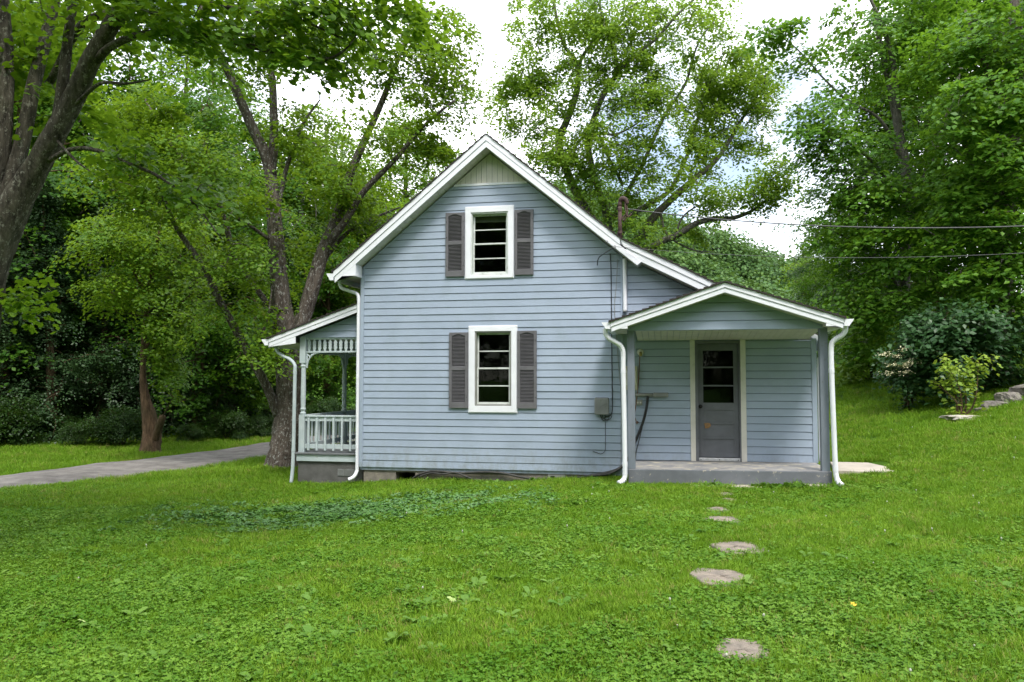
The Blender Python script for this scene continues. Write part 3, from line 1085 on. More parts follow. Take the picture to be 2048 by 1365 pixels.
for (a, b, s) in ((PL + .01, 5.055, 1), (PR - .01, 8.0, -1)):
    q = MB()
    xa, xb = min(a, b), max(a, b)
    lo_ = 2.462
    q.prism([(xa, lo_), (xb, lo_), (xb, pz_(xb) - .162), (xa, max(pz_(xa) - .162, lo_ + .004))], PY + .006, PY + .02)
    q.build('eave_return', 'white', PROOF)
    q = MB()
    q.box(xa, xb, PY + .021, -0.03, lo_ + .004, lo_ + .014)
    q.build('eave_soffit', 'soffit', PROOF)
    q = MB()
    q.box((xb - .012) if s > 0 else xa, xb if s > 0 else (xa + .012), PY + .021, -1.325, lo_ + .0145, 2.60)
    q.build('return_side', 'soffit', PROOF)
    q = MB()
    q.box(a - .012, a + .012, PY + .014, -0.03, lo_ - .004, pz_(a) - .01)
    q.build('eave_fascia', 'white', PROOF)
q = MB()
q.prism([(5.045, 2.448), (8.035, 2.448), (8.035, pz_(8.035) - .16), (PX, PZ - .16), (5.045, pz_(5.045) - .16)], -1.298, -1.16)
PG = q.build('porch_gable', 'siding', HOUSE)
clad(PG, -1.3, 2.448, 2.99, lambda z: max(5.045, PX - (PZ - .165 - z) / PS), lambda z: min(8.035, PX + (PZ - .165 - z) / PS), (), lap=.142, seams=False)
# porch ceiling boards, falling slightly to the wall
x = 5.16
while x < 8.0:
    a, b = x, min(x + .098, 8.03)
    q = MB()
    q.add([(a, -1.158, 2.452), (b, -1.158, 2.452), (b, -.02, 2.348), (a, -.02, 2.348), (a, -1.158, 2.464), (b, -1.158, 2.464), (b, -.02, 2.360), (a, -.02, 2.360)],
          [(0, 3, 2, 1), (4, 5, 6, 7), (0, 1, 5, 4), (1, 2, 6, 5), (2, 3, 7, 6), (3, 0, 4, 7)])
    q.build('ceiling_board', 'soffit', PROOF, 0.003)
    x += .102
gutter(PROOF, PL - .004, PY + .0, -0.03, 2.565, -1, .105)
gutter(PROOF, PR + .004, PY + .0, -0.03, 2.565, 1, .105)
downspout(HOUSE, [(4.70, -1.5, 2.475), (4.70, -1.5, 2.42), (4.715, -1.49, 2.37), (4.76, -1.48, 2.315), (4.85, -1.44, 2.26), (4.925, -1.41, 2.21), (4.965, -1.39, 2.14), (4.975, -1.385, 2.05), (4.975, -1.385, 1.8), (4.985, -1.385, 1.0), (4.99, -1.385, .25), (4.985, -1.39, .12), (4.95, -1.42, .06), (4.89, -1.46, .035)], .043,
          ribs=((1, 7, 16), (10, 13, 7)))
downspout(HOUSE, [(8.29, -1.5, 2.475), (8.29, -1.5, 2.42), (8.275, -1.49, 2.37), (8.235, -1.47, 2.32), (8.17, -1.44, 2.28), (8.115, -1.42, 2.22), (8.10, -1.41, 2.13), (8.10, -1.405, 1.8), (8.115, -1.40, 1.0), (8.13, -1.40, .32), (8.14, -1.41, .20), (8.165, -1.44, .12), (8.20, -1.48, .09)], .043, ribs=((1, 6, 12), (9, 12, 5)))
# downspout at the far corner of the lean-to
downspout(HOUSE, [(8.25, .06, 2.2), (8.24, .02, 2.12), (8.20, -.02, 2.02), (8.175, -.02, 1.92), (8.175, -.02, 1.0), (8.175, -.02, .3)], .034)

# ---- side porch on the left
SY = 0.20
q = MB()
q.box(-1.36, -.02, SY - .06, 6.2, .10, .225)
q.build('porch_skirt', 'railpaint', HOUSE, .004)
q = MB()
yb_ = SY - .09
bn = 0
xx = -1.40
while xx < -0.03:
    q2 = MB()
    q2.box(xx, min(xx + .088, -.02), SY - .09, 6.2, .232, .262)
    q2.build('floor_board', 'floorwood', HOUSE, .002)
    xx += .09
q = MB()
q.box(-1.34, -.02, SY - .02, SY + .18, -.6, .098)
q.box(-1.34, -1.14, SY + .18, 6.2, -.6, .098)
PF = q.build('porch_foundation', 'darkblock', HOUSE)
for k in range(3):
    q = MB()
    xa = -.52 + k * .135
    q.box(xa, xa + .125, SY - .032, SY - .021, -.17, -.04)
    for j in range(5):
        q.box(xa + .012, xa + .113, SY - .038, SY - .033, -.155 + j * .022, -.145 + j * .022)
    q.build('vent_panel', 'utility', PF)


def turned_post(x, y, zf=.262, ztop=2.50):
    q = MB()
    s = .058
    q.box(x - s, x + s, y - s, y + s, zf, .985).box(x - s, x + s, y - s, y + s, 1.99, ztop)
    q.lathe(x, y, [(.98, .05), (1.0, .056), (1.02, .058), (1.035, .042), (1.05, .040), (1.085, .054), (1.10, .056), (1.115, .046), (1.14, .045), (1.3, .049), (1.5, .049), (1.75, .046), (1.90, .043), (1.915, .055), (1.935, .057), (1.955, .046), (1.975, .056), (1.995, .058)])
    return q.build('turned_post', 'railpaint', HOUSE, 0.0)


for yy in (SY + .06, 2.25, 4.2, 6.1):
    turned_post(-1.29, yy)


def railing(a, b, along_x, fixed):
    """rail with balusters from a to b along X (or Y)"""
    def bx(q, s0, s1, w0, w1, z0, z1):
        if along_x:
            q.box(s0, s1, fixed + w0, fixed + w1, z0, z1)
        else:
            q.box(fixed + w0, fixed + w1, s0, s1, z0, z1)
    q = MB()
    bx(q, a, b, -.045, .045, .945, .978)
    bx(q, a, b, -.02, .02, .86, .944)
    bx(q, a, b, -.02, .02, .335, .42)
    r = q.build('railing', 'railpaint', HOUSE, .003)
    n = max(2, int(round((b - a) / .165)))
    for i in range(n):
        s0 = a + (b - a) * (i + .5) / n
        q = MB()
        bx(q, s0 - .018, s0 + .018, -.058, -.022, .30, .93)
        q.build('baluster', 'railpaint', r, .002)


railing(-1.23, -.03, True, SY + .05)
railing(SY + .13, 2.19, False, -1.29)
railing(2.31, 4.14, False, -1.29)


def frieze(a, b, along_x, fixed):
    def bx(q, s0, s1, w0, w1, z0, z1):
        if along_x:
            q.box(s0, s1, fixed + w0, fixed + w1, z0, z1)
        else:
            q.box(fixed + w0, fixed + w1, s0, s1, z0, z1)
    q = MB()
    bx(q, a, b, -.02, .02, 2.44, 2.475)
    bx(q, a, b, -.022, .022, 2.185, 2.218)
    fr_ = q.build('frieze', 'railpaint', HOUSE, .002)
    n = max(2, int(round((b - a) / .112)))
    for i in range(n):
        s0 = a + (b - a) * (i + .5) / n
        prof = [(2.219, .019), (2.245, .019), (2.265, .032), (2.29, .034), (2.312, .021), (2.328, .038), (2.345, .021), (2.368, .034), (2.393, .032), (2.413, .019), (2.439, .019)]
        pl = [(s0 + r_, z_) for z_, r_ in prof] + [(s0 - r_, z_) for z_, r_ in prof[::-1]]
        q = MB()
        q.prism(pl, -.012, .012)
        if along_x:
            q.v = [(x_, y_ + fixed, z_) for x_, y_, z_ in q.v]
        else:
            q.v = [(y_ + fixed, x_, z_) for x_, y_, z_ in q.v]
        q.build('spindle', 'railpaint', fr_)


frieze(-1.23, -.03, True, SY + .06)
frieze(SY + .12, 2.19, False, -1.29)
frieze(2.31, 4.14, False, -1.29)


def bracket(x, y, sx, along_x=True):
    arc = [(0.02 + .20 * math.cos(t_), -.02 - .22 * math.sin(t_)) for t_ in np.linspace(0, math.pi / 2, 9)]
    q = MB()
    line = [(x + sx * (.225 - a + .0), y, 2.185 + b * 1.0) for a, b in [(0.0, 0.0)]]
    pts = []
    for t_ in np.linspace(0, math.pi / 2, 10):
        r_, h_ = .235 * (1 - math.sin(t_)) + .012, -.27 * (1 - math.cos(t_))
        pts.append((r_, h_))
    def place(r_, h_):
        return (x + sx * r_, y, 2.18 + h_) if along_x else (x, y + sx * r_, 2.18 + h_)
    q.tube([place(r_, h_) for r_, h_ in pts], .017, 6)
    q.tube([place(.01, -.02), place(.075, -.075), place(.12, -.015)], .014, 6)
    q.tube([place(.012, 0.0), place(.012, -.29)], .015, 6)
    q.build('corner_bracket', 'railpaint', HOUSE)


bracket(-1.232, SY + .06, 1)
bracket(-1.29, SY + .12, 1, False)
bracket(-1.29, 2.19, -1, False)
bracket(-1.29, 2.31, 1, False)
# shed roof of the side porch
SLX, SLZ, SLS = 0.0, 3.14, 0.352
sz_ = lambda x: SLZ + SLS * x
SE = -1.92
q = MB()
q.prism([(SE, sz_(SE) - .085), (-.005, sz_(-.005) - .085), (-.005, sz_(-.005) - .004), (SE, sz_(SE) - .004)], .05, 6.5)
SROOF = q.build('side_porch_roof', 'white', HOUSE)
shingles(SROOF, -.005, SE - .03, sz_, .005, 6.5, rg, .13)
rake(SROOF, SE, -.02, sz_, .006, .085, .025, .048)
rake(SROOF, SE + .015, -.02, sz_, .088, .165, .036, .055)
q = MB()
q.prism([(SE + .02, 2.300), (-1.36, 2.36), (-1.36, sz_(-1.36) - .166), (SE + .02, sz_(SE) - .160)], .040, .056)
q.build('eave_return', 'white', SROOF)
q = MB()
q.prism([(-1.36, 2.476), (-.02, 2.476), (-.02, sz_(-.02) - .166), (-1.36, sz_(-1.36) - .166)], SY + .04, SY + .12)
SG = q.build('side_porch_gable', 'siding', HOUSE)
clad(SG, SY + .038, 2.478, 2.96, lambda z: min(-.05, max(-1.35, (z + .17 - SLZ) / SLS)), lambda z: -.015, (), seams=False)
for k in range(15):
    q = MB()
    xa = -1.35 + k * .089
    q.box(xa, xa + .086, SY + .10, 6.2, 2.478, 2.49)
    q.build('ceiling_board', 'soffit', SROOF)
q = MB()
q.add([(SE + .02, .06, 2.305), (-1.36, .06, 2.372), (-1.36, 6.4, 2.372), (SE + .02, 6.4, 2.305), (SE + .02, .06, 2.315), (-1.36, .06, 2.382), (-1.36, 6.4, 2.382), (SE + .02, 6.4, 2.315)],
      [(0, 3, 2, 1), (4, 5, 6, 7), (0, 1, 5, 4), (2, 3, 7, 6)])
q.build('eave_soffit', 'soffit', SROOF)
q = MB()
q.box(SE - .004, SE + .018, .052, 6.5, sz_(SE) - .175, sz_(SE) - .01)
q.build('eave_fascia', 'white', SROOF)
gutter(SROOF, SE - .006, .03, 6.5, sz_(SE) - .02, -1, .115)
downspout(HOUSE, [(-1.86, .22, 2.36), (-1.86, .22, 2.28), (-1.81, .21, 2.20), (-1.68, .19, 2.12), (-1.52, .16, 2.05), (-1.42, .14, 1.95), (-1.405, .13, 1.8), (-1.405, .12, 1.0), (-1.41, .11, .1), (-1.42, .09, -.2), (-1.43, .08, -.31)], .036, m='railpaint')


# ------------------------------------------------------------------ things fixed to the house
def rot_box(mb_, c, sx, sy, sz):
    return mb_.box(c[0] - sx / 2, c[0] + sx / 2, c[1] - sy / 2, c[1] + sy / 2, c[2] - sz / 2, c[2] + sz / 2)


UB = empty('utility_box', (4.527, -.03, 1.04), 'grey plastic telephone box on the blue siding left of the porch', 'utility box')
q = MB()
pl = []
for (cx_, cz_, a0) in ((4.627, 1.075, -90), (4.627, 1.315, 0), (4.427, 1.315, 90), (4.427, 1.075, 180)):
    for t_ in np.linspace(0, 90, 5):
        a_ = rad(a0 + t_)
        pl.append((cx_ + .025 * math.cos(a_), cz_ + .03 * math.sin(a_)))
q.prism(pl, -.115, -.018)
q.build('case', 'utility', UB, .012)
q = MB()
q.tube(smooth_line([(4.46, -.119, 1.14), (4.52, -.12, 1.19), (4.59, -.12, 1.235), (4.645, -.119, 1.245)], 4), .004, 5)
q.tube(smooth_line([(4.51, -.119, 1.11), (4.56, -.12, 1.17), (4.645, -.119, 1.21)], 4), .003, 5)
q.build('moulded_ridge', 'utility', UB)
q = MB()
for k, (xa, xb, sag) in enumerate(((4.49, 4.60, .07), (4.51, 4.66, .10), (4.53, 4.70, .08))):
    q.tube(smooth_line([(xa, -.06, 1.05), (xa + .03, -.06, 1.05 - sag), (xb - .03, -.055, 1.05 - sag), (xb, -.04, 1.03)], 5), .006, 5)
q.build('loose_wires', 'black', UB)

q = MB()
q.tube(smooth_line([(4.69, -.04, 3.90), (4.70, -.035, 3.6), (4.705, -.032, 3.0), (4.705, -.032, 2.2), (4.71, -.032, 1.4), (4.71, -.034, 1.14), (4.68, -.05, 1.04), (4.60, -.06, 1.01)], 5), .0085, 6)
thing(q, 'wall_cable', 'black', (4.7, -.03, 1.0), 'black cable running down the siding into the telephone box', 'cable')
q = MB()
q.tube(smooth_line([(4.82, -.04, 3.80), (4.79, -.04, 3.3), (4.76, -.035, 2.9), (4.80, -.035, 2.3), (4.83, -.035, 1.8), (4.87, -.04, 1.3), (4.86, -.035, .8), (4.85, -.035, .12)], 5), .005, 5)
thing(q, 'wall_wire', 'pvc', (4.85, -.03, .1), 'thin pale wire hanging beside the black wall cable', 'wire')
q = MB()
q.tube(smooth_line([(4.58, -.055, 1.04), (4.585, -.035, .85), (4.585, -.032, .5), (4.57, -.032, .40), (4.50, -.034, .355), (4.42, -.034, .38), (4.36, -.03, .40)], 5), .005, 5)
thing(q, 'ground_wire', 'black', (4.58, -.03, .4), 'short curled black wire dangling below the telephone box', 'wire')
q = MB()
q.tube(smooth_line([(5.02, -.06, .36), (4.93, -.055, .22), (4.80, -.05, .10), (4.55, -.05, 0.02), (4.25, -.03, -.04), (3.9, -.05, -.10), (3.4, -.04, -.12), (3.1, -.03, -.09), (2.7, -.03, -.02), (2.3, -.03, -.015), (1.9, -.03, -.04), (1.6, -.03, -.02), (1.35, -.02, -.025), (1.15, .0, -.09), (1.0, .06, -.18), (.95, .3, -.2)], 6), .020, 8)
thing(q, 'hose', 'hose', (3.0, -.03, -.12), 'long dusty black pipe draped along the house foundation', 'hose', smooth=True)
q = MB()
q.tube(smooth_line([(4.98, -.09, .28), (4.86, -.08, .13), (4.62, -.08, .01), (4.3, -.07, -.03), (4.05, -.07, -.09)], 6), .017, 8)
thing(q, 'hose', 'hose', (4.5, -.08, 0), 'shorter black pipe curving to the ground by the porch downspout', 'hose', smooth=True)
q = MB()
q.tube(smooth_line([(2.35, -.05, -.20), (2.1, -.055, -.11), (1.85, -.05, -.03), (1.65, -.055, -.06), (1.4, -.05, -.05), (1.2, -.04, -.11), (1.1, .02, -.17)], 6), .015, 8)
thing(q, 'hose', 'hose', (1.7, -.05, -.2), 'thin dark pipe looping out of the square foundation opening', 'hose', smooth=True)

EB = empty('electric_panel', (5.03, -.03, 1.45), 'beige metal electric panel half hidden behind the porch post', 'electric panel')
q = MB()
q.box(4.93, 5.15, -.075, -.02, 1.48, 1.90)
q.build('case', 'beige', EB, .006)
q = MB()
q.box(4.955, 5.125, -.084, -.076, 1.56, 1.82)
q.build('cover', 'soffit', EB, .004)

PLT = empty('porch_lamp', (5.206, -.02, 2.05), 'round bare brass lamp socket high on the porch wall', 'lamp')
q = MB()
q.tube([(5.206, -.018, 2.145), (5.206, -.045, 2.145), (5.206, -.055, 2.145)], [.058, .055, .03], 16)
q.build('base', 'soffit', PLT, smooth=True)
q = MB()
q.tube([(5.206, -.05, 2.14), (5.21, -.075, 2.10), (5.212, -.08, 2.07)], [.024, .026, .022], 10)
q.build('socket', 'brass', PLT, smooth=True)
q = MB()
q.tube(smooth_line([(5.195, -.06, 2.08), (5.185, -.05, 1.9), (5.165, -.05, 1.6), (5.145, -.06, 1.4), (5.12, -.06, 1.2), (5.10, -.06, 1.03), (5.12, -.06, .95), (5.14, -.06, .92)], 5), .009, 6)
q.tube([(5.135, -.06, .93), (5.15, -.06, .90)], .022, 8)
thing(q, 'extension_cord', 'cord', (5.14, -.06, .9), 'brown cord with a dark plug hanging from the porch lamp', 'cord')

CF = empty('conduit', (5.4, -.04, 1.36), 'grey plastic conduit pipe with boxy end fitting across the porch wall', 'conduit')
q = MB()
q.tube([(5.0, -.05, 1.395), (5.45, -.05, 1.395)], .030, 10)
q.build('pipe', 'pvc', CF, smooth=True)
q = MB()
q.box(5.42, 5.68, -.092, -.02, 1.355, 1.435)
q.build('fitting', 'pvc', CF, .012)
q = MB()
q.box(5.47, 5.66, -.100, -.093, 1.364, 1.426)
q.build('cover_plate', 'utility', CF, .003)

OT = empty('outlet', (5.155, -.03, 1.23), 'small weathered outlet box below the porch conduit', 'outlet')
q = MB()
q.box(5.12, 5.235, -.06, -.02, 1.215, 1.31)
q.build('box', 'pvc', OT, .004)
for xx in (5.155, 5.20):
    q = MB()
    q.tube([(xx, -.061, 1.262), (xx, -.067, 1.262)], .016, 10)
    q.build('socket', 'soffit', OT)

q = MB()
q.tube(smooth_line([(5.33, -.07, 1.37), (5.30, -.075, 1.15), (5.24, -.085, .92), (5.14, -.09, .66), (5.07, -.09, .50), (5.0, -.09, .32)], 6), .024, 10)
thing(q, 'cable', 'black', (5.0, -.09, .3), 'thick black cable slanting down the porch wall behind the post', 'cable', smooth=True)
q = MB()
q.tube(smooth_line([(5.23, -.07, .84), (5.17, -.075, .6), (5.12, -.075, .40), (5.11, -.08, .27)], 5), .009, 6)
thing(q, 'cable', 'hose', (5.11, -.08, .27), 'thin dark cable beside the thick one on the porch wall', 'cable')

# ---- service mast and overhead cables
MAST = empty('service_mast', (4.86, .55, 4.0), 'rusty brown service mast pipe standing on the roof', 'service mast')
mx_, my_ = 4.83, .62
zb_ = main_z(mx_) - .02


def mast_z(v):
    # height seen at pixel row v for the mast's depth
    return v


q = MB()
q.tube([(mx_, my_, zb_), (mx_, my_, 4.96)], .036, 12)
q.build('pipe', 'rust', MAST, smooth=True)
q = MB()
q.tube([(mx_, my_, zb_ - .02), (mx_, my_, zb_ + .06), (mx_, my_, zb_ + .10)], [.10, .085, .045], 12)
q.build('flashing', 'rust', MAST, smooth=True)
for zz in (4.38, 4.80):
    q = MB()
    q.tube([(mx_, my_, zz), (mx_, my_, zz + .05)], .043, 12)
    q.build('collar', 'rust', MAST)
q = MB()
q.tube(smooth_line([(mx_, my_, 4.90), (mx_ + .01, my_, 4.985), (mx_ + .05, my_ - .02, 5.03), (mx_ + .11, my_ - .02, 5.0), (mx_ + .135, my_ - .02, 4.92)], 4), [.041] * 5 + [.048] * 5 + [.046] * 3 + [.042] * 2 + [.036] * 2, 12)
q.build('weatherhead', 'rust', MAST, smooth=True)
q = MB()
q.tube(smooth_line([(mx_ + .12, my_ - .02, 4.92), (mx_ + .14, my_ - .03, 4.75), (mx_ + .08, my_ - .03, 4.62), (mx_ + .05, my_ - .03, 4.66), (mx_ + .12, my_ - .03, 4.74)], 5), .016, 6)
q.tube(smooth_line([(mx_ + .10, my_ - .04, 4.93), (mx_ + .11, my_ - .05, 4.78), (mx_ + .15, my_ - .05, 4.68), (mx_ + .22, my_ - .03, 4.74)], 5), .013, 6)
q.build('drip_loop', 'rust', MAST)


def cable_line(a, b, sag, n=24):
    a, b = np.asarray(a, float), np.asarray(b, float)
    t = np.linspace(0, 1, n)[:, None]
    p = a * (1 - t) + b * t
    p[:, 2] -= 4 * sag * (t * (1 - t))[:, 0]
    return p


end1 = P(2600, 408, 11.5)
q = MB()
ln = cable_line((mx_ + .1, my_ - .02, 4.84), end1, 0.36)
q.tube(ln, .0105, 6)
thing(q, 'overhead_cable', 'cable', ln[0], 'thick twisted overhead power cable leaving the rusty roof mast', 'cable')
a2 = np.array([4.79, Y0 - .05, 3.965])
end2 = P(2600, 455, 11.0)
q = MB()
ln = cable_line(a2, end2, 0.30)
q.tube(ln, .004, 5)
thing(q, 'overhead_wire', 'cable', ln[0], 'thin overhead telephone wire tied to the white rake board', 'wire')
q = MB()
q.tube([(4.79, Y0 - .004, 3.93), (4.79, Y0 - .06, 3.95)], .008, 6)
q.tube([(4.79, Y0 - .05, 3.92), (4.79, Y0 - .05, 3.955), (4.79, Y0 - .05, 3.99)], [.018, .026, .014], 10)
thing(q, 'insulator', 'insulator', (4.79, Y0, 3.93), 'grey insulator holding the thin wire on the rake board', 'insulator', smooth=True)
q = MB()
q.tube([(4.655, Y0 - .004, 4.055), (4.655, Y0 - .03, 4.06), (4.655, Y0 - .045, 4.06)], [.012, .020, .022], 10)
thing(q, 'insulator', 'insulator', (4.655, Y0, 4.05), 'small round knob on the rake board above the insulator', 'insulator', smooth=True)
q = MB()
q.tube(smooth_line([(4.78, Y0 - .05, 3.95), (4.62, Y0 - .03, 3.86), (4.50, Y0 + .12, 3.80), (4.46, -.06, 3.70)], 5), .0085, 6)
thing(q, 'wall_cable', 'black', (4.62, Y0, 3.7), 'black cable tail under the rake beside the insulator', 'cable')

# ------------------------------------------------------------------ paving and stones
q = MB()
c0, c1, c2, c3 = [np.array(P(u, v, d)) for u, v, d in ((1672, 955, 12.75), (1805, 958, 12.5), (1765, 934, 13.9), (1660, 936, 14.1))]
zt = 0.19
pts = [(c[0], c[1]) for c in (c0, c1, c2, c3)]
pts = [pts[0], (pts[0][0] * .5 + pts[1][0] * .5, pts[0][1] * .5 + pts[1][1] * .5 - .04), pts[1], (pts[1][0] - .10, pts[1][1] + .35), (pts[2][0] + .12, pts[2][1] - .4), pts[2], pts[3]]
n = len(pts)
q.add([(x_, y_, zt) for x_, y_ in pts] + [(x_, y_, zt - .3) for x_, y_ in pts], [tuple(range(n))] + [(i, i + n, (i + 1) % n + n, (i + 1) % n) for i in range(n)])
o = q.build('path', 'path', None, .01)
tag(o, 'pale concrete path slab beside the porch', None, kind='structure')
EXCL = [('poly', pts)]


def px_ground(u, v):
    """where the pixel ray meets the terrain"""
    r = FWD + RGT * (u - 1024) / FPX - UPV * (v - 682.5) / FPX
    lo_, hi_ = 1.0, 60.0
    for _ in range(50):
        m_ = (lo_ + hi_) / 2
        q_ = CAM + r * m_
        if q_[2] > ground(q_[0], q_[1]):
            lo_ = m_
        else:
            hi_ = m_
    return CAM + r * lo_


STONES = [
    (1485, 1310, 56, .19, 'nearest stepping stone, at the bottom edge of the lawn'),
    (1442, 1160, 58, .24, 'second stepping stone from the bottom, with pale cracks'),
    (1476, 1099, 46, .24, 'third stepping stone from the bottom, leaves over its front edge'),
    (1444, 1045, 38, .22, 'fourth stepping stone from the bottom, a rounded flat oval'),
    (1435, 1023, 22, .16, 'fifth stepping stone from the bottom, a narrow strip in grass'),
    (1455, 1003, 13, .12, 'sixth stepping stone from the bottom, small and mostly overgrown'),
    (1452, 991, 14, .10, 'farthest stepping stone, a sliver showing in front of the porch'),
]
for k, (u, v, hw, rd_, lab) in enumerate(STONES):
    c = px_ground(u, v)
    l_, d_ = ld(c[0], c[1])
    rx = hw * d_ / FPX
    rng = np.random.RandomState(20 + k)
    n = 28
    ph = rng.rand(5) * 6.28
    an = np.arange(n) * 2 * math.pi / n
    ka = np.sort((np.arange(7) + .7 * rng.rand(7)) * 2 * math.pi / 7)      # broken slab: seven corners, straight edges
    kr = 1 + .16 * rng.randn(7)
    kx = np.interp(an, np.concatenate([ka - 2 * math.pi, ka, ka + 2 * math.pi]), np.tile(kr * np.cos(ka), 3))
    ky = np.interp(an, np.concatenate([ka - 2 * math.pi, ka, ka + 2 * math.pi]), np.tile(kr * np.sin(ka), 3))
    rr = np.hypot(kx, ky) * 1.08 + .02 * rng.randn(n)
    q = MB()
    vs, fs = [], []
    prof = ((0.0, .030), (.5, .031), (.95, .030), (.985, .027), (1.0, .015), (1.01, -.06))
    for j, (s, h) in enumerate(prof):
        for i in range(n):
            vs.append((c[0] + rx * s * rr[i] * math.cos(an[i]), c[1] + rd_ * s * rr[i] * math.sin(an[i]) * 1.15, c[2] + h + .003 * rng.randn() * (s < .95)))
    for j in range(len(prof) - 1):
        for i in range(n):
            i2 = (i + 1) % n
            fs.append((j * n + i, (j + 1) * n + i, (j + 1) * n + i2, j * n + i2))
    q.add(vs, fs)
    thing(q, 'stepping_stone', 'stone', c, lab, 'stepping stone', 'stepping stones leading to the porch', smooth=True)
    EXCL.append(('ell', c[0], c[1], rx * .84, rd_ * .92))


def rock(name, u, v, d, sx, sy, sz, m, label, seed, rot=0, group='rocks on the slope by the shrubs'):
    c = G(u, d)
    rng = np.random.RandomState(seed)
    nl, na = 11, 22
    ph = rng.rand(12) * 6.28
    vs, fs = [], []
    for i in range(nl):
        th = math.pi * i / (nl - 1)
        for k in range(na):
            a = 2 * math.pi * k / na
            r = 1 + .16 * math.sin(2 * a + ph[0] + th) + .12 * math.sin(3 * a + ph[1] - 2 * th) + .10 * math.sin(4 * th + ph[2] + a) + .07 * math.sin(7 * a + ph[3] + 5 * th) + .06 * rng.randn()
            px_, py_ = sx * r * math.sin(th) * math.cos(a), sy * r * math.sin(th) * math.sin(a)
            z_ = sz * (math.copysign(abs(math.cos(th)) ** .6, math.cos(th))) * (.9 + .1 * r)
            vs.append((c[0] + px_ * math.cos(rot) - py_ * math.sin(rot), c[1] + px_ * math.sin(rot) + py_ * math.cos(rot), c[2] + z_ + sz * .35))
    for i in range(nl - 1):
        for k in range(na):
            k2 = (k + 1) % na
            fs.append((i * na + k, (i + 1) * na + k, (i + 1) * na + k2, i * na + k2))
    q = MB()
    q.add(vs, fs)
    thing(q, name, m, c, label, 'rock', group)
    EXCL.append(('ell', c[0], c[1], sx * .9, sy * .9))


rock('flat_rock', 1922, 845, 16.0, .38, .26, .06, 'palerock', 'pale flat rock lying in the grass below the yellow sapling', 1, .1)
rock('boulder', 1985, 835, 16.6, .26, .22, .10, 'rock', 'grey boulder just right of the yellow sapling', 2)
rock('boulder', 2015, 815, 16.9, .26, .24, .15, 'rock', 'brown boulder behind the pale flat rock, left of the frame edge', 3, .5)
rock('boulder', 2055, 805, 17.0, .32, .28, .17, 'rock', 'large grey boulder cut by the right edge of the picture', 4, .2)
rock('boulder', 1962, 838, 16.4, .15, .13, .07, 'rock', 'smallest grey stone at the foot of the yellow sapling', 5, .9)


# ------------------------------------------------------------------ trees
LEAF_FAR = (np.array([(0, -.5, 0), (.36, -.06, .07), (0, .55, -.03), (-.36, -.06, .07)]), [(0, 1, 2), (0, 2, 3)])
LEAF_MAPLE = (np.array([(0, -.42, 0), (.26, -.34, .02), (.50, -.02, .05), (.24, .08, .05), (.30, .38, .03), (0, .58, -.05), (-.30, .38, .03), (-.24, .08, .05), (-.50, -.02, .05), (-.26, -.34, .02)]),
              [(0, 1, 2, 3), (0, 3, 4, 5), (0, 5, 6, 7), (0, 7, 8, 9)])


def leaf_object(name, pts, nrm, size, tmpl, m, parent, rng, kind=None, along=None):
    """one mesh of many single leaves"""
    T, F = tmpl
    n = len(pts)
    nrm = nrm / (np.linalg.norm(nrm, axis=1)[:, None] + 1e-9)
    t = rng.randn(n, 3) if along is None else along
    t = t - nrm * np.sum(t * nrm, 1)[:, None]
    t /= np.linalg.norm(t, axis=1)[:, None] + 1e-9
    b = np.cross(nrm, t)
    sz = size * (0.7 + 0.6 * rng.rand(n))
    V = (pts[:, None, :] + sz[:, None, None] * (T[None, :, 0, None] * b[:, None, :] + T[None, :, 1, None] * t[:, None, :] + T[None, :, 2, None] * nrm[:, None, :])).reshape(-1, 3)
    k = len(T)
    base = (np.arange(n) * k)[:, None]
    me = bpy.data.meshes.new(name)
    loops = np.concatenate([base + np.array(f)[None, :] for f in F], 1).ravel()
    lens = np.tile([len(f) for f in F], n)
    starts = np.concatenate([[0], np.cumsum(lens)[:-1]])
    me.vertices.add(len(V))
    me.vertices.foreach_set("co", V.ravel().astype(np.float32))
    me.loops.add(len(loops))
    me.loops.foreach_set("vertex_index", loops.astype(np.int32))
    me.polygons.add(len(lens))
    me.polygons.foreach_set("loop_start", starts.astype(np.int32))
    me.polygons.foreach_set("loop_total", lens.astype(np.int32))
    me.update(calc_edges=True)
    me.materials.append(M[m])
    o = bpy.data.objects.new(name, me)
    COL.objects.link(o)
    if parent is not None:
        attach(o, parent)
    if kind:
        o["kind"] = kind
    return o


def B(u, v, d, ru, rv, rd, n):
    """foliage blob: centre at pixel (u, v) and depth d, radii in pixels (across, up) and metres (deep), n sprays"""
    k = d / FPX
    return (P(u, v, d), np.array([ru * k, rd, rv * k]), n)


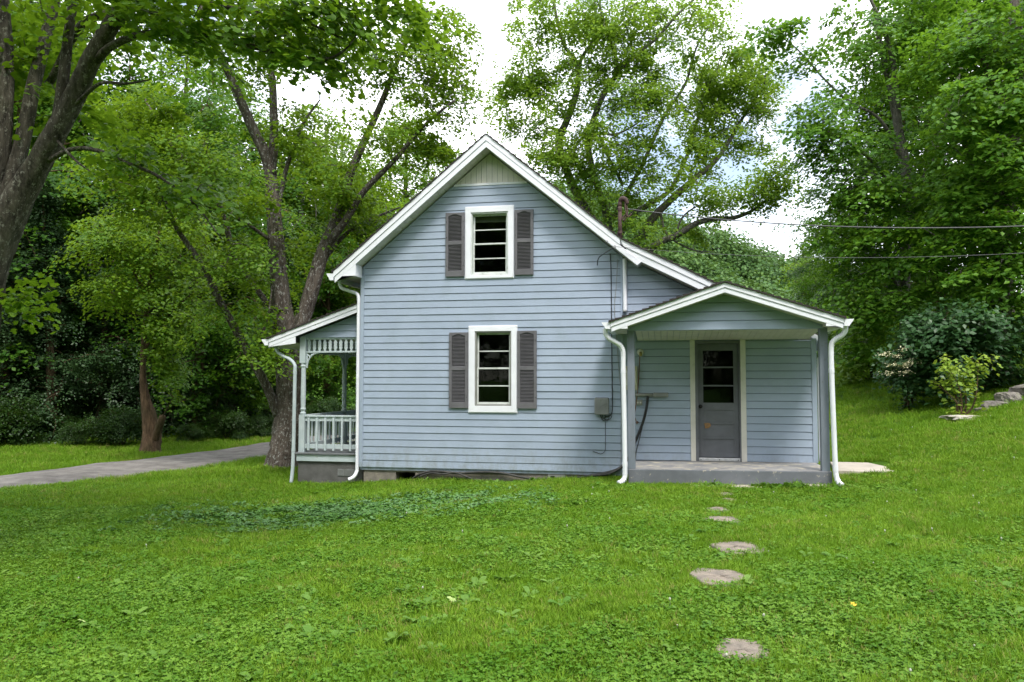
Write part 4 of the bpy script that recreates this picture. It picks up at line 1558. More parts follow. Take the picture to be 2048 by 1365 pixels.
def grow(root, limbs, blobs, m_leaf, m_bark, leaf=0.09, per=60, spray=0.5, seed=0, tmpl=LEAF_FAR, twig=0.011, trunk_sides=12, jitter=.08, flat=.17, gap=None, droop=.42):
    """trunk and limbs from poly-lines (x, y, z, r); foliage sprays in blobs, each tied to the wood by a twig"""
    rng = np.random.RandomState(seed)
    wood = MB()
    nodes = []
    for i, lb in enumerate(limbs):
        ln = smooth_line(lb, 7)
        r = np.maximum(ln[:, 3], .004)
        wood.tube(ln[:, :3], r, trunk_sides if r.max() > .06 else 7, jitter if r.max() > .06 else .03, seed * 31 + i)
        nodes.append(ln[len(ln) // 4 if i == 0 else 0:, :4])
    nodes = np.vstack(nodes)
    wood.build('trunk', m_bark, root, smooth=True)
    C = []
    for c, r, n in blobs:
        q = rng.randn(n, 3)
        q /= np.linalg.norm(q, axis=1)[:, None]
        q *= (rng.rand(n) ** (1 / 2.4))[:, None]
        C.append(c + q * r)
    C = np.vstack(C)
    d0 = np.min(np.linalg.norm(C[:, None, :] - nodes[None, :, :3], axis=2), axis=1)
    C = C[np.argsort(d0)]
    tw = MB()
    N = np.zeros((len(nodes) + 3 * len(C), 3))
    nn = len(nodes)
    N[:nn] = nodes[:, :3]
    for c in C:
        d = np.linalg.norm(N[:nn] - c, axis=1)
        j = int(np.argmin(d))
        a = N[j]
        L = d[j]
        mid = a * .5 + c * .5 + np.array([rng.randn() * .07 * L, rng.randn() * .07 * L, .10 * L])
        ln = smooth_line([a, mid, c], 3)
        tw.tube(ln, np.linspace(min(twig * (1 + .5 * L), .05), twig * .4, len(ln)), 4, cap=False)
        N[nn] = c
        N[nn + 1] = mid
        N[nn + 2] = .5 * (mid + c)
        nn += 3
    tw.build('twigs', m_bark, root)["kind"] = "stuff"
    # leaves
    n = len(C)
    k = np.maximum(6, (per * (.5 + rng.rand(n))).astype(int))
    idx = np.repeat(np.arange(n), k)
    tot = len(idx)
    sr = spray * (.6 + .8 * rng.rand(n))[idx]
    rr = sr * np.sqrt(rng.rand(tot))
    an = rng.rand(tot) * 6.283
    off = np.stack([rr * np.cos(an), rr * np.sin(an), rng.randn(tot) * flat * sr - .35 * rr * rr / (sr + 1e-6)], 1)
    tilt = (rng.randn(n, 2) * .30)[idx]
    ow = C[:, :2] - np.median(nodes[:, :2], axis=0)
    ow = (ow / (np.linalg.norm(ow, axis=1)[:, None] + .5))[idx]
    tilt = tilt - ow * droop                        # sprays droop outwards, so their upper faces look out of the crown
    off[:, 2] += off[:, 0] * tilt[:, 0] + off[:, 1] * tilt[:, 1]
    pts = C[idx] + off
    nrm = np.stack([rng.randn(tot) * .38 - tilt[:, 0] + off[:, 0] / sr * .3, rng.randn(tot) * .38 - tilt[:, 1] + off[:, 1] / sr * .3, np.full(tot, .85)], 1)
    return leaf_object('crown', pts, nrm, leaf, tmpl, m_leaf, root, rng)


def LB(*q):
    """limb poly-line from (u, v, d, radius m)"""
    return [tuple(P(u, v, d)) + (r,) for u, v, d, r in q]


# --- A: the multi-stemmed maple at the left edge, close to the camera
TA = empty('maple_tree', G(-75, 9.0), 'near multi-stemmed maple leaning in from the left edge', 'tree')
ga = G(-75, 9.0)
limbs = [
    [(ga[0], ga[1], ga[2] - .15, .42), (ga[0] + .02, ga[1], ga[2] + .25, .33)] + LB((-72, 850, 9, 0.238), (-52, 700, 9, 0.224), (-38, 590, 9, 0.220), (-12, 500, 9, 0.207), (24, 420, 9, 0.176), (68, 345, 8.95, 0.136), (112, 265, 8.85, 0.119), (152, 185, 8.8, 0.110), (188, 112, 8.7, 0.099), (228, 40, 8.6, 0.088), (285, -40, 8.4, 0.070), (350, -140, 8.2, 0.044)),
    LB((-38, 580, 9, 0.141), (-22, 430, 9.05, 0.106), (4, 300, 9.1, 0.092), (12, 150, 9.2, 0.088), (4, 0, 9.3, 0.075), (0, -160, 9.5, 0.044)),
    LB((-20, 500, 9, 0.132), (16, 380, 9.1, 0.088), (48, 270, 9.2, 0.084), (72, 150, 9.3, 0.075), (95, 60, 9.4, 0.066), (116, -30, 9.5, 0.057), (140, -160, 9.6, 0.026)),
    LB((78, 330, 8.9, 0.088), (112, 250, 8.85, 0.066), (126, 160, 8.8, 0.060), (136, 80, 8.8, 0.053), (150, -20, 8.7, 0.044), (170, -160, 8.6, 0.018)),
    LB((100, 165, 9.2, 0.044), (160, 55, 9.0, 0.048), (232, 22, 8.6, 0.044), (320, -8, 8.2, 0.037), (420, 8, 8.0, 0.030), (520, 28, 7.8, 0.021), (610, 45, 7.6, 0.014), (690, 80, 7.5, 0.007)),
    LB((186, 130, 8.75, 0.053), (225, 92, 8.5, 0.044), (300, 67, 8.2, 0.037), (420, 74, 8.0, 0.032), (540, 102, 7.8, 0.026), (640, 120, 7.6, 0.019), (690, 100, 7.5, 0.011), (720, 60, 7.5, 0.005)),
    LB((92, 325, 8.9, 0.031), (140, 300, 8.7, 0.026), (190, 300, 8.5, 0.024), (250, 325, 8.3, 0.021), (320, 355, 8.2, 0.017), (390, 410, 8.2, 0.012), (445, 480, 8.2, 0.006)),
    LB((150, 210, 8.8, 0.026), (200, 168, 8.5, 0.019), (250, 168, 8.3, 0.015), (300, 160, 8.2, 0.007)),
    LB((108, 275, 8.85, 0.018), (150, 320, 8.6, 0.014), (190, 350, 8.5, 0.005)),
]
blobs = [B(60, 60, 9.6, 90, 90, 1.2, 16), B(150, 10, 8.6, 90, 60, 1.0, 12), B(290, 10, 8.2, 90, 30, .8, 12), B(380, 50, 8.0, 90, 30, .7, 13), B(480, 60, 7.9, 90, 40, .7, 15),
         B(580, 60, 7.8, 90, 45, .7, 17), B(680, 40, 7.7, 80, 45, .7, 14), B(780, 5, 7.8, 80, 30, .8, 12), B(440, -60, 8.0, 300, 50, 1.5, 20), B(120, 150, 10, 110, 60, .8, 10),
         B(40, 590, 9.2, 35, 20, .3, 5), B(250, 310, 8.2, 60, 30, .3, 5), B(360, 360, 8.2, 60, 40, .3, 6), B(160, 240, 9.4, 60, 40, .6, 6), B(640, 130, 7.6, 60, 25, .4, 7), B(-200, 100, 9, 200, 250, 2, 40),
         B(-150, -420, 9.5, 330, 140, 3.0, 70), B(300, -420, 8.5, 300, 120, 3.0, 60), B(-350, -150, 8, 250, 200, 3, 50), B(100, -500, 6.5, 350, 150, 2.5, 50)]  # out-of-frame crown bulk, added to shade the left lawn
grow(TA, limbs, blobs, 'leaf_maple', 'bark_mottled', leaf=.085, per=44, spray=.34, seed=11, tmpl=LEAF_MAPLE, twig=.007, trunk_sides=16, flat=.16)

# --- B: the great trunk beside the side porch
gb = G(572, 18.3)
TB = empty('maple_tree', gb, 'great grey-barked maple standing beside the side porch', 'tree')
limbs = [
    [(gb[0], gb[1], gb[2] - .2, .58), (gb[0], gb[1], gb[2] + .12, .45), (gb[0] + .02, gb[1], gb[2] + .5, .36)] + LB((578, 830, 18.3, 0.323), (578, 740, 18.3, 0.310), (572, 670, 18.3, 0.284), (562, 600, 18.3, 0.215), (553, 500, 18.3, 0.185), (546, 400, 18.3, 0.163), (536, 325, 18.2, 0.138), (508, 262, 18.0, 0.112), (478, 195, 17.8, 0.099), (450, 130, 17.6, 0.086), (415, 55, 17.4, 0.073), (385, -40, 17.2, 0.052)),
    LB((542, 350, 18.2, 0.112), (548, 270, 18.4, 0.099), (546, 180, 18.6, 0.086), (540, 110, 18.8, 0.077), (544, 30, 19, 0.065), (550, -90, 19.2, 0.043)),
    LB((555, 420, 18.3, 0.060), (572, 340, 18.5, 0.052), (590, 290, 18.6, 0.045), (608, 244, 18.8, 0.036), (640, 200, 19, 0.017)),
    LB((588, 700, 18.3, 0.189), (604, 643, 18.3, 0.185), (628, 563, 18.4, 0.172), (650, 495, 18.5, 0.155), (676, 430, 18.6, 0.129), (700, 350, 18.8, 0.103), (732, 275, 19, 0.086), (765, 200, 19.2, 0.069), (800, 110, 19.4, 0.052), (830, 20, 19.6, 0.034)),
    LB((655, 490, 18.5, 0.103), (692, 440, 18.2, 0.082), (730, 380, 18, 0.069), (790, 320, 17.8, 0.052), (850, 250, 17.6, 0.039), (910, 200, 17.4, 0.022)),
    LB((640, 530, 18.5, 0.060), (690, 470, 19, 0.052), (740, 440, 19.4, 0.039), (800, 415, 19.8, 0.017)),
    LB((556, 830, 18.2, 0.120), (532, 770, 18.0, 0.099), (508, 728, 17.9, 0.090), (480, 676, 17.8, 0.086), (440, 603, 17.6, 0.077), (411, 543, 17.5, 0.069), (380, 495, 17.4, 0.058), (350, 450, 17.3, 0.047), (318, 370, 17.2, 0.034), (300, 300, 17.1, 0.017)),
    LB((515, 735, 17.9, 0.043), (520, 690, 17.9, 0.039), (538, 620, 18, 0.026), (545, 560, 18.1, 0.010)),
    LB((470, 520, 18.6, 0.069), (436, 403, 18.6, 0.060), (390, 345, 18.5, 0.052), (330, 271, 18.4, 0.043), (284, 187, 18.3, 0.026)),
    LB((556, 640, 18.3, 0.060), (500, 560, 18.6, 0.069), (470, 520, 18.6, 0.069)),
    LB((540, 480, 18.2, 0.043), (480, 440, 17.6, 0.034), (420, 415, 17.2, 0.026), (350, 395, 17, 0.010)),
]
blobs = [B(300, 230, 17, 90, 60, 1.2, 26), B(390, 310, 17, 100, 60, 1.2, 30), B(330, 400, 17.4, 100, 60, 1.2, 26), B(450, 380, 17, 90, 60, 1.2, 22), B(460, 130, 17.5, 80, 80, 1.2, 18),
         B(540, 60, 18.5, 90, 80, 1.5, 22), B(640, 60, 18.5, 90, 70, 1.4, 22), B(720, 130, 18.8, 80, 60, 1.3, 22), B(820, 120, 18.6, 90, 80, 1.5, 30), B(900, 180, 18, 80, 70, 1.4, 26),
         B(870, 60, 18.5, 90, 60, 1.3, 22), B(780, 270, 18, 70, 40, 1.2, 16), B(860, 280, 18, 60, 35, 1, 12), B(700, 380, 18.6, 70, 50, 1.2, 16), B(640, 300, 19, 60, 60, 1.2, 14), B(740, 440, 19, 70, 40, 1.0, 12),
         B(470, 520, 17.4, 80, 60, 1.0, 18), B(410, 610, 17.4, 60, 50, .8, 9), B(520, 620, 17.9, 40, 50, .5, 8), B(540, 690, 17.6, 40, 30, .5, 8), B(600, 480, 18.8, 60, 60, 1, 10), B(250, 330, 17, 70, 70, 1.2, 16), B(930, 330, 18.5, 40, 30, 1, 6),
         B(560, 250, 18.8, 70, 60, 1.3, 12)]
grow(TB, limbs, blobs, 'leaf_bright', 'bark', leaf=.09, per=112, spray=.52, seed=12, twig=.010, trunk_sides=20, flat=.14, jitter=.10, droop=.3)

# --- C: small tree with a broken stub at the road
gc = G(304, 21.6)
TC = empty('maple_tree', gc, 'leafy roadside tree with a broken stub on its short brown trunk', 'tree')
limbs = [
    [(gc[0], gc[1], gc[2] - .2, .36), (gc[0], gc[1], gc[2] + .15, .27)] + LB((304, 870, 21.6, .25), (298, 830, 21.6, .19), (290, 795, 21.6, .125), (286, 750, 21.6, .085), (290, 650, 21.6, .07), (302, 560, 21.5, .06), (318, 470, 21.4, .04), (330, 400, 21.3, .02)),
    LB((306, 885, 21.5, .13), (316, 860, 21.4, .11), (324, 838, 21.3, .09), (326, 831, 21.3, .08)),
    LB((289, 700, 21.6, .05), (330, 640, 21.4, .04), (380, 590, 21.2, .02)),
    LB((296, 600, 21.6, .05), (260, 530, 21.4, .035), (220, 470, 21.2, .015)),
]
blobs = [B(350, 560, 21.2, 70, 60, 1.2, 26), B(300, 480, 21.3, 100, 70, 1.4, 34), B(260, 590, 21.4, 80, 60, 1.2, 24), B(335, 660, 21.3, 50, 60, .9, 20), B(335, 745, 21.3, 28, 55, .4, 13), B(380, 470, 21.2, 60, 50, 1, 14), B(230, 480, 21.3, 80, 60, 1.2, 18)]
grow(TC, limbs, blobs, 'leaf_bright', 'bark_brown', leaf=.10, per=105, spray=.52, seed=13, twig=.010)

# --- D: the wide open tree behind the house
gd = G(1245, 27)
TD = empty('maple_tree', gd, 'tall spreading tree with many limbs rising behind the house roof', 'tree')
limbs = [
    [(gd[0], gd[1], gd[2] - .2, .55), (gd[0], gd[1], gd[2] + 1.2, .42)] + LB((1242, 620, 27, 0.304), (1238, 560, 27, 0.274), (1200, 470, 27, 0.167), (1150, 380, 27, 0.144), (1118, 290, 27, 0.125), (1132, 245, 27, 0.118), (1148, 205, 27, 0.110), (1156, 160, 27, 0.099), (1150, 120, 27, 0.068), (1128, 90, 27, 0.057), (1112, 30, 27, 0.046), (1100, -60, 27, 0.023)),
    LB((1156, 165, 27, 0.068), (1162, 120, 27, 0.061), (1185, 80, 26.8, 0.049), (1190, 20, 26.6, 0.038), (1180, -70, 26.4, 0.023)),
    LB((1240, 560, 27, 0.167), (1215, 440, 26.8, 0.122), (1185, 340, 26.6, 0.106), (1178, 275, 26.5, 0.099), (1203, 198, 26.3, 0.091), (1233, 145, 26.2, 0.080), (1225, 95, 26.2, 0.053), (1205, 40, 26, 0.038), (1195, -40, 26, 0.015)),
    LB((1233, 145, 26.2, 0.065), (1280, 105, 26, 0.057), (1318, 72, 25.8, 0.046), (1355, 30, 25.6, 0.034), (1410, -20, 25.4, 0.015)),
    LB((1240, 560, 27, 0.182), (1258, 505, 27, 0.152), (1290, 460, 27, 0.141), (1312, 430, 27, 0.133), (1342, 400, 27, 0.118), (1388, 358, 27, 0.099), (1435, 318, 27.2, 0.076), (1480, 245, 27.4, 0.057), (1505, 205, 27.5, 0.042), (1530, 170, 27.6, 0.023)),
    LB((1225, 510, 27.4, 0.137), (1255, 440, 27.6, 0.114), (1300, 408, 27.8, 0.099), (1340, 380, 28, 0.076), (1375, 310, 28.2, 0.065), (1395, 240, 28.4, 0.053), (1430, 160, 28.6, 0.034), (1450, 100, 28.8, 0.015)),
    LB((1250, 540, 26.8, 0.152), (1312, 490, 26.3, 0.118), (1352, 472, 26, 0.106), (1393, 447, 25.8, 0.095), (1430, 438, 25.6, 0.084), (1463, 437, 25.5, 0.076), (1500, 424, 25.3, 0.057), (1524, 408, 25.2, 0.046), (1552, 385, 25.1, 0.034), (1575, 355, 25, 0.023), (1598, 322, 25, 0.011)),
    LB((1352, 472, 26, 0.038), (1362, 440, 26, 0.032), (1382, 420, 26, 0.027), (1412, 405, 26, 0.015)),
    LB((1245, 370, 26.7, 0.061), (1200, 275, 26, 0.038), (1230, 270, 25.8, 0.038), (1262, 255, 25.6, 0.027), (1300, 230, 25.4, 0.011)),
    LB((1285, 330, 27.2, 0.068), (1330, 230, 27.2, 0.057), (1370, 170, 27, 0.046), (1395, 90, 26.8, 0.030), (1430, 40, 26.6, 0.011)),
    LB((1225, 440, 27, 0.091), (1285, 330, 27.2, 0.068)),
    LB((1320, 425, 27, 0.053), (1335, 470, 26.6, 0.038), (1385, 500, 26.2, 0.027), (1440, 505, 26, 0.009)),
]
blobs = [B(1110, 60, 27, 90, 80, 2.2, 30), B(1060, 150, 26.6, 60, 60, 1.8, 16), B(1030, 210, 26.4, 50, 60, 1.6, 14), B(1150, 180, 26.4, 80, 60, 2, 22), B(1210, 60, 26, 90, 80, 2.2, 34), B(1320, 30, 26, 80, 70, 2, 28), B(1400, 40, 26, 60, 60, 1.8, 16),
         B(1240, 160, 26, 70, 50, 2, 20), B(1320, 140, 26.4, 70, 60, 2, 18), B(1430, 140, 27.6, 60, 70, 1.8, 26), B(1490, 160, 27.4, 60, 60, 1.8, 24), B(1410, 230, 27.6, 70, 60, 1.8, 26), B(1480, 270, 27, 60, 60, 1.6, 18), B(1390, 310, 27.4, 60, 50, 1.6, 16),
         B(1120, 300, 26, 70, 40, 1.8, 20), B(1180, 340, 26, 80, 50, 2, 28), B(1240, 400, 25.8, 60, 40, 1.6, 14), B(1290, 290, 26, 60, 60, 1.8, 20), B(1350, 370, 26.4, 70, 40, 1.4, 14), B(1420, 395, 26, 60, 30, 1.2, 9), B(1480, 400, 25.4, 60, 30, 1, 11), B(1540, 360, 25.2, 50, 40, 1, 14),
         B(1300, 210, 25.6, 60, 40, 1.6, 12), B(1280, 460, 26, 40, 30, 1, 6), B(1080, 230, 26, 50, 40, 1.5, 10), B(1390, 470, 26.6, 50, 20, .8, 5), B(1200, 260, 25.8, 60, 40, 1.6, 12), B(1530, 220, 27, 40, 50, 1.2, 9)]
grow(TD, limbs, blobs, 'leaf_silver', 'bark_grey', leaf=.11, per=150, spray=.54, seed=14, twig=.014, trunk_sides=14, flat=.24, droop=.12)

# --- E: trees on the right-hand slope
ge = G(1815, 22)
TE = empty('maple_tree', ge, 'tall bushy tree on the right slope with pale forked stems', 'tree')
limbs = [
    [(ge[0], ge[1], ge[2] - .2, .26), (ge[0], ge[1], ge[2] + .4, .20)] + LB((1812, 650, 22, .17), (1808, 560, 22, .16), (1818, 440, 22, .14), (1810, 330, 22, .13), (1795, 250, 22, .11), (1775, 150, 22, .085), (1755, 60, 22, .06), (1740, -60, 22, .03)),
    LB((1800, 270, 22, .10), (1792, 190, 21.8, .085), (1785, 120, 21.6, .07), (1760, 40, 21.4, .05), (1720, -40, 21.2, .02)),
    LB((1812, 330, 22, .07), (1760, 240, 21.6, .045), (1700, 205, 21.4, .035), (1650, 160, 21.2, .026), (1590, 95, 21, .018), (1530, 55, 20.8, .008)),
    LB((1812, 420, 22, .06), (1750, 330, 21.4, .045), (1690, 280, 21, .035), (1620, 250, 20.8, .012)),
    LB((1812, 600, 22, .06), (1760, 520, 21.6, .045), (1700, 480, 21.4, .03), (1640, 450, 21.2, .01)),
    LB((1818, 420, 22, .09), (1870, 300, 22, .075), (1910, 180, 22, .05), (1940, 40, 22, .03)),
]
blobs = [B(1740, 60, 21.6, 90, 80, 1.6, 32), B(1850, 40, 21.6, 90, 80, 1.6, 34), B(1820, 160, 21.8, 100, 70, 1.6, 26), B(1700, 300, 21, 80, 50, 1.4, 26), B(1640, 230, 21, 60, 40, 1, 15), B(1760, 380, 21, 90, 60, 1.5, 34), B(1680, 470, 21, 70, 50, 1.3, 22), B(1760, 500, 20.8, 90, 60, 1.5, 32),
         B(1840, 420, 20.6, 90, 70, 1.4, 30), B(1560, 70, 20.8, 40, 30, .6, 8), B(1530, 60, 20.8, 30, 20, .5, 5), B(1610, 130, 21, 40, 30, .6, 8), B(1720, 590, 21, 70, 50, 1.2, 24), B(1800, 600, 20.6, 70, 40, 1.2, 20), B(1900, 300, 20.6, 90, 90, 1.6, 36), B(1600, 290, 21, 50, 40, .8, 9),
         B(1680, 380, 21, 60, 40, 1.2, 12), B(1700, 680, 21.5, 50, 50, 1.1, 16), B(1750, 640, 21.2, 60, 40, 1, 14)]
grow(TE, limbs, blobs, 'leaf_right', 'bark_grey', leaf=.125, per=76, spray=.56, seed=15, twig=.010, flat=.11)

gf = G(1992, 19.5)
TF = empty('maple_tree', gf, 'large dark-trunked tree at the right edge above the boulders', 'tree')
limbs = [
    [(gf[0], gf[1], gf[2] - .2, .42), (gf[0], gf[1], gf[2] + .5, .32)] + LB((1995, 650, 19.5, .29), (2005, 500, 19.5, .27), (2015, 350, 19.5, .24), (2025, 200, 19.5, .20), (2030, 50, 19.5, .16), (2040, -120, 19.5, .08)),
    LB((2005, 480, 19.5, .12), (1960, 380, 19, .09), (1930, 290, 18.6, .06), (1900, 220, 18.3, .03)),
    LB((2015, 350, 19.5, .10), (2070, 250, 19, .08), (2120, 120, 18.6, .04)),
    LB((2020, 250, 19.5, .10), (1970, 130, 19.2, .07), (1930, 20, 19, .03)),
    LB((2002, 560, 19.5, .08), (2060, 480, 18.8, .05), (2110, 440, 18.4, .02)),
]
blobs = [B(1960, 90, 18.8, 100, 90, 1.5, 40), B(2060, 40, 18.8, 110, 100, 1.6, 34), B(1940, 220, 17.8, 90, 60, 1.1, 34), B(2030, 200, 18, 90, 60, 1.2, 30), B(1960, 330, 18.2, 90, 60, 1.2, 30), B(2050, 330, 18.4, 80, 70, 1.2, 24), B(1900, 430, 18.8, 80, 60, 1.3, 28), B(2000, 460, 18.6, 80, 60, 1.2, 28),
         B(1880, 540, 19, 80, 50, 1.3, 24), B(1970, 570, 19, 90, 50, 1.3, 24), B(2060, 520, 18.4, 60, 70, 1, 16), B(2050, 640, 19, 60, 60, 1, 14), B(2160, 200, 19, 80, 250, 2, 30), B(1880, 110, 19.2, 60, 60, 1.2, 16)]
grow(TF, limbs, blobs, 'leaf_right', 'bark', leaf=.13, per=74, spray=.54, seed=16, twig=.010, flat=.11)


# --- shrubs
def shrub(name, label, u, d, blobs, m, leaf, per, spray, seed, nst=6, tmpl=LEAF_FAR, flat=.4, cat='shrub', group=None):
    g = G(u, d)
    t = empty(name, g, label, cat, group)
    rng = np.random.RandomState(seed)
    limbs = []
    for i in range(nst):
        c, r, n = blobs[i % len(blobs)]
        e = c + rng.randn(3) * r * .35
        limbs.append([(g[0] + rng.randn() * .08, g[1] + rng.randn() * .08, g[2] - .05, .028), tuple(g * .6 + e * .4 + rng.randn(3) * .06) + (.018,), tuple(e) + (.006,)])
    grow(t, limbs, blobs, m, 'bark_brown', leaf=leaf, per=per, spray=spray, seed=seed, twig=.005, tmpl=tmpl, flat=flat)
    return t


shrub('leafy_shrub', 'large blue-green shrub on the slope behind the yellow sapling', 1905, 18.4,
      [B(1900, 650, 18, 90, 45, 1.0, 60), B(1850, 700, 17.8, 60, 50, .9, 34), B(1950, 690, 18, 70, 50, .9, 34), B(1880, 760, 17.8, 70, 40, .8, 26), B(2010, 730, 18.2, 60, 60, .8, 30), B(2060, 690, 18.2, 50, 60, .8, 20)],
      'leaf_shrub', .125, 44, .30, 31, 8)
SH = shrub('flowering_shrub', 'flowering bush with cream blossom clusters left of the blue-green shrub', 1812, 18.3,
           [B(1800, 735, 18.2, 45, 30, .6, 22), B(1830, 690, 18.2, 40, 40, .6, 18), B(1815, 780, 18.1, 26, 40, .4, 10)], 'leaf_shrub', .085, 46, .26, 32, 6)
rng = np.random.RandomState(77)
for (u, v) in ((1770, 709), (1790, 712), (1808, 698), (1785, 730), (1806, 731), (1814, 728), (1812, 745), (1860, 703), (1780, 746), (1826, 722)):
    c = P(u, v, 17.5)
    n = 70
    off = rng.randn(n, 3) * np.array([.075, .075, .03])
    leaf_object('flower_head', c + off, np.stack([rng.randn(n) * .5, rng.randn(n) * .5, np.ones(n)], 1), .035, LEAF_FAR, 'flower', SH, rng)
shrub('sapling', 'young yellow-green leafy sapling growing beside the boulders', 1925, 16.2,
      [B(1905, 735, 16.2, 35, 22, .25, 11), B(1960, 722, 16.2, 30, 18, .25, 9), B(1880, 760, 16.2, 24, 12, .2, 5), B(1925, 785, 16.1, 40, 22, .25, 11), B(1935, 820, 16.1, 36, 18, .25, 9), B(1930, 755, 16.2, 30, 20, .2, 7)],
      'leaf_yellow', .10, 11, .15, 33, 7)
shrub('leafy_shrub', 'rounded light green bush behind the porch at the foot of the slope', 1745, 24,
      [B(1745, 640, 24, 60, 50, 1.2, 34), B(1720, 690, 23.8, 50, 40, 1.0, 26), B(1760, 715, 23.6, 50, 30, 1, 20), B(1700, 735, 24, 30, 25, .8, 12)], 'leaf_silver', .12, 70, .42, 34, 6)


# --- generic forest trees: a few prototypes, copied
def forest_proto(height, cr, cb, ncl, leaf, per, spray, m, bark, seed, conifer=False):
    rng = np.random.RandomState(seed)
    root = empty('forest_tree', (0, 0, 0), 'x', 'tree')
    lean = rng.randn(2) * .04 * height
    limbs = [[(0, 0, -.3, .03 * height ** .9), (lean[0] * .2, lean[1] * .2, height * .25, .018 * height ** .95), (lean[0] * .6, lean[1] * .6, height * .6, .012 * height ** .95), (lean[0], lean[1], height * .95, .02)]]
    for i in range(9):
        a = rng.rand() * 6.28
        z0 = height * rng.uniform(cb + .02, .8)
        L = cr * rng.uniform(.5, .9) * (1 - .5 * (z0 / height - cb))
        limbs.append([(lean[0] * z0 / height, lean[1] * z0 / height, z0, .07), (L * .5 * math.cos(a), L * .5 * math.sin(a), z0 + L * (.05 if conifer else .3), .045), (L * math.cos(a), L * math.sin(a), z0 + L * (-.05 if conifer else .5), .012)])
    blobs = []
    nb = 16
    for i in range(nb):
        f = (i + .5) / nb
        z = height * (cb + (1 - cb) * f)
        prof = (1 - f) ** .8 if conifer else (math.sin(math.pi * min(1, .18 + f * .85)) ** .7)
        R = cr * max(.15, prof)
        for k in range(2):
            a = rng.rand() * 6.28
            rr_ = R * rng.uniform(.25, .75)
            blobs.append((np.array([lean[0] * f + rr_ * math.cos(a), lean[1] * f + rr_ * math.sin(a), z]), np.array([R * .62, R * .62, height * (1 - cb) / nb * 1.3]), max(2, int(ncl / (2 * nb) * (.4 + prof)))))
    grow(root, limbs, blobs, m, bark, leaf=leaf, per=per, spray=spray, seed=seed, twig=.016, trunk_sides=9)
    return root


def copy_tree(src, loc, rz, sc, label, name=None, group=None):
    r = src.copy()
    COL.objects.link(r)
    if name:
        r.name = name
    r.location = Vector([float(q) for q in loc])
    r.rotation_euler = (0, 0, rz)
    r.scale = (sc[0], sc[0], sc[1]) if isinstance(sc, tuple) else (sc, sc, sc)
    r["label"] = label
    if group:
        r["group"] = group
    for c in src.children:
        k = c.copy()
        COL.objects.link(k)
        k.parent = r
    return r


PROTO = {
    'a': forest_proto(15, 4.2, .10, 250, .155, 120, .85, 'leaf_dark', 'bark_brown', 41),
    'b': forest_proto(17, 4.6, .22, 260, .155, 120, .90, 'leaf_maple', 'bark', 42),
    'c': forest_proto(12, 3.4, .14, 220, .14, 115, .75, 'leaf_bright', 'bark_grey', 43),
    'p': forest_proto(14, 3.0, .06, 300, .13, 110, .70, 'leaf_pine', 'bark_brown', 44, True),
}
USED = set()
FOREST = [
    ('a', 30, 27.5, 1.05, 'dark forest tree filling the left edge behind the road'),
    ('p', 110, 25.5, .62, 'dark low-limbed conifer at the wood edge, left end of the road'),
    ('b', 150, 31, 1.05, 'tall forest tree high above the road at upper left'),
    ('p', 205, 27, .60, 'dark conifer just left of the stub-trunked roadside tree'),
    ('a', 250, 30, 1.0, 'dark forest tree directly behind the stub-trunked roadside tree'),
    ('a', 395, 27.5, .85, 'dark forest tree between the roadside tree and the great maple'),
    ('b', 350, 36, 1.1, 'tall forest tree rising above the stub-trunked roadside tree'),
    ('a', 500, 33, .92, 'dark forest tree behind the great maple, left of its trunk'),
    ('c', 468, 29, .72, 'light green forest tree by the road left of the great maple'),
    ('c', 600, 34, 1.1, 'light forest tree behind the side porch and great maple'),
    ('a', 655, 33, .62, 'dark tree seen through the side porch opening'),
    ('c', 725, 37, 1.12, 'light forest tree peeking above the left eave of the house'),
    ('b', 800, 42, .98, 'forest tree behind the left roof slope'),
    ('c', 890, 38, 1.0, 'forest tree showing above the left rake near the gable peak'),
    ('c', 665, 44, 1.45, 'tall light tree far behind the side porch, right of the great maple'),
    ('a', 95, 29, .72, 'dark broadleaf tree low behind the verge at left'),
    ('a', 330, 29.5, .78, 'dark broadleaf tree right behind the roadside stub tree'),
    ('p', 5, 25.6, .66, 'dark conifer at the far left edge behind the verge'),
    ('p', 300, 27.6, .70, 'dark conifer right behind the roadside stub tree'),
    ('p', 445, 28.6, .62, 'dark conifer between the roadside tree and the great maple'),
    ('p', 535, 30.5, .60, 'dark conifer touching the left side of the great maple trunk'),
    ('b', -60, 32, 1.2, 'forest tree beyond the left edge of the picture'),
    ('b', 60, 38, 1.2, 'farthest tall forest tree at the upper left corner'),
    ('a', 560, 42, .95, 'far dark tree in the gap between the stems of the great maple'),
    ('p', 1622, 52, .66, 'distant dark conifer right of the porch roof'),
    ('c', 1655, 40, .60, 'distant round tree beside the dark conifer right of the porch'),
    ('a', 1690, 33, .48, 'small dark tree behind the porch downspout on the slope'),
    ('a', 1880, 27, .95, 'dark tree standing behind the two trees on the right slope'),
    ('b', 2010, 29, 1.0, 'tall dark tree at the back of the right edge'),
    ('a', 1780, 30, .75, 'dark tree behind the pale-stemmed tree on the slope'),
    ('a', 2120, 24, 1.0, 'dark tree beyond the right edge of the picture'),
    ('a', 1110, 47, .52, 'low tree hidden by the house behind the roof ridge'),
]
for i, (k, u, d, s, lab) in enumerate(FOREST):
    g = G(u, d)
    nm = 'conifer_tree' if k == 'p' else 'forest_tree'
    if k not in USED:
        r = PROTO[k]
        r.name = nm
        r.location = Vector(g.tolist())
        r.scale = (s, s, s)
        r.rotation_euler = (0, 0, i * 2.1)
        r["label"] = lab
        for c in r.children:
            c.location = (0, 0, 0)
        USED.add(k)
    else:
        r = copy_tree(PROTO[k], g, i * 2.1, s, lab, nm)
    r["group"] = 'forest trees around the yard'
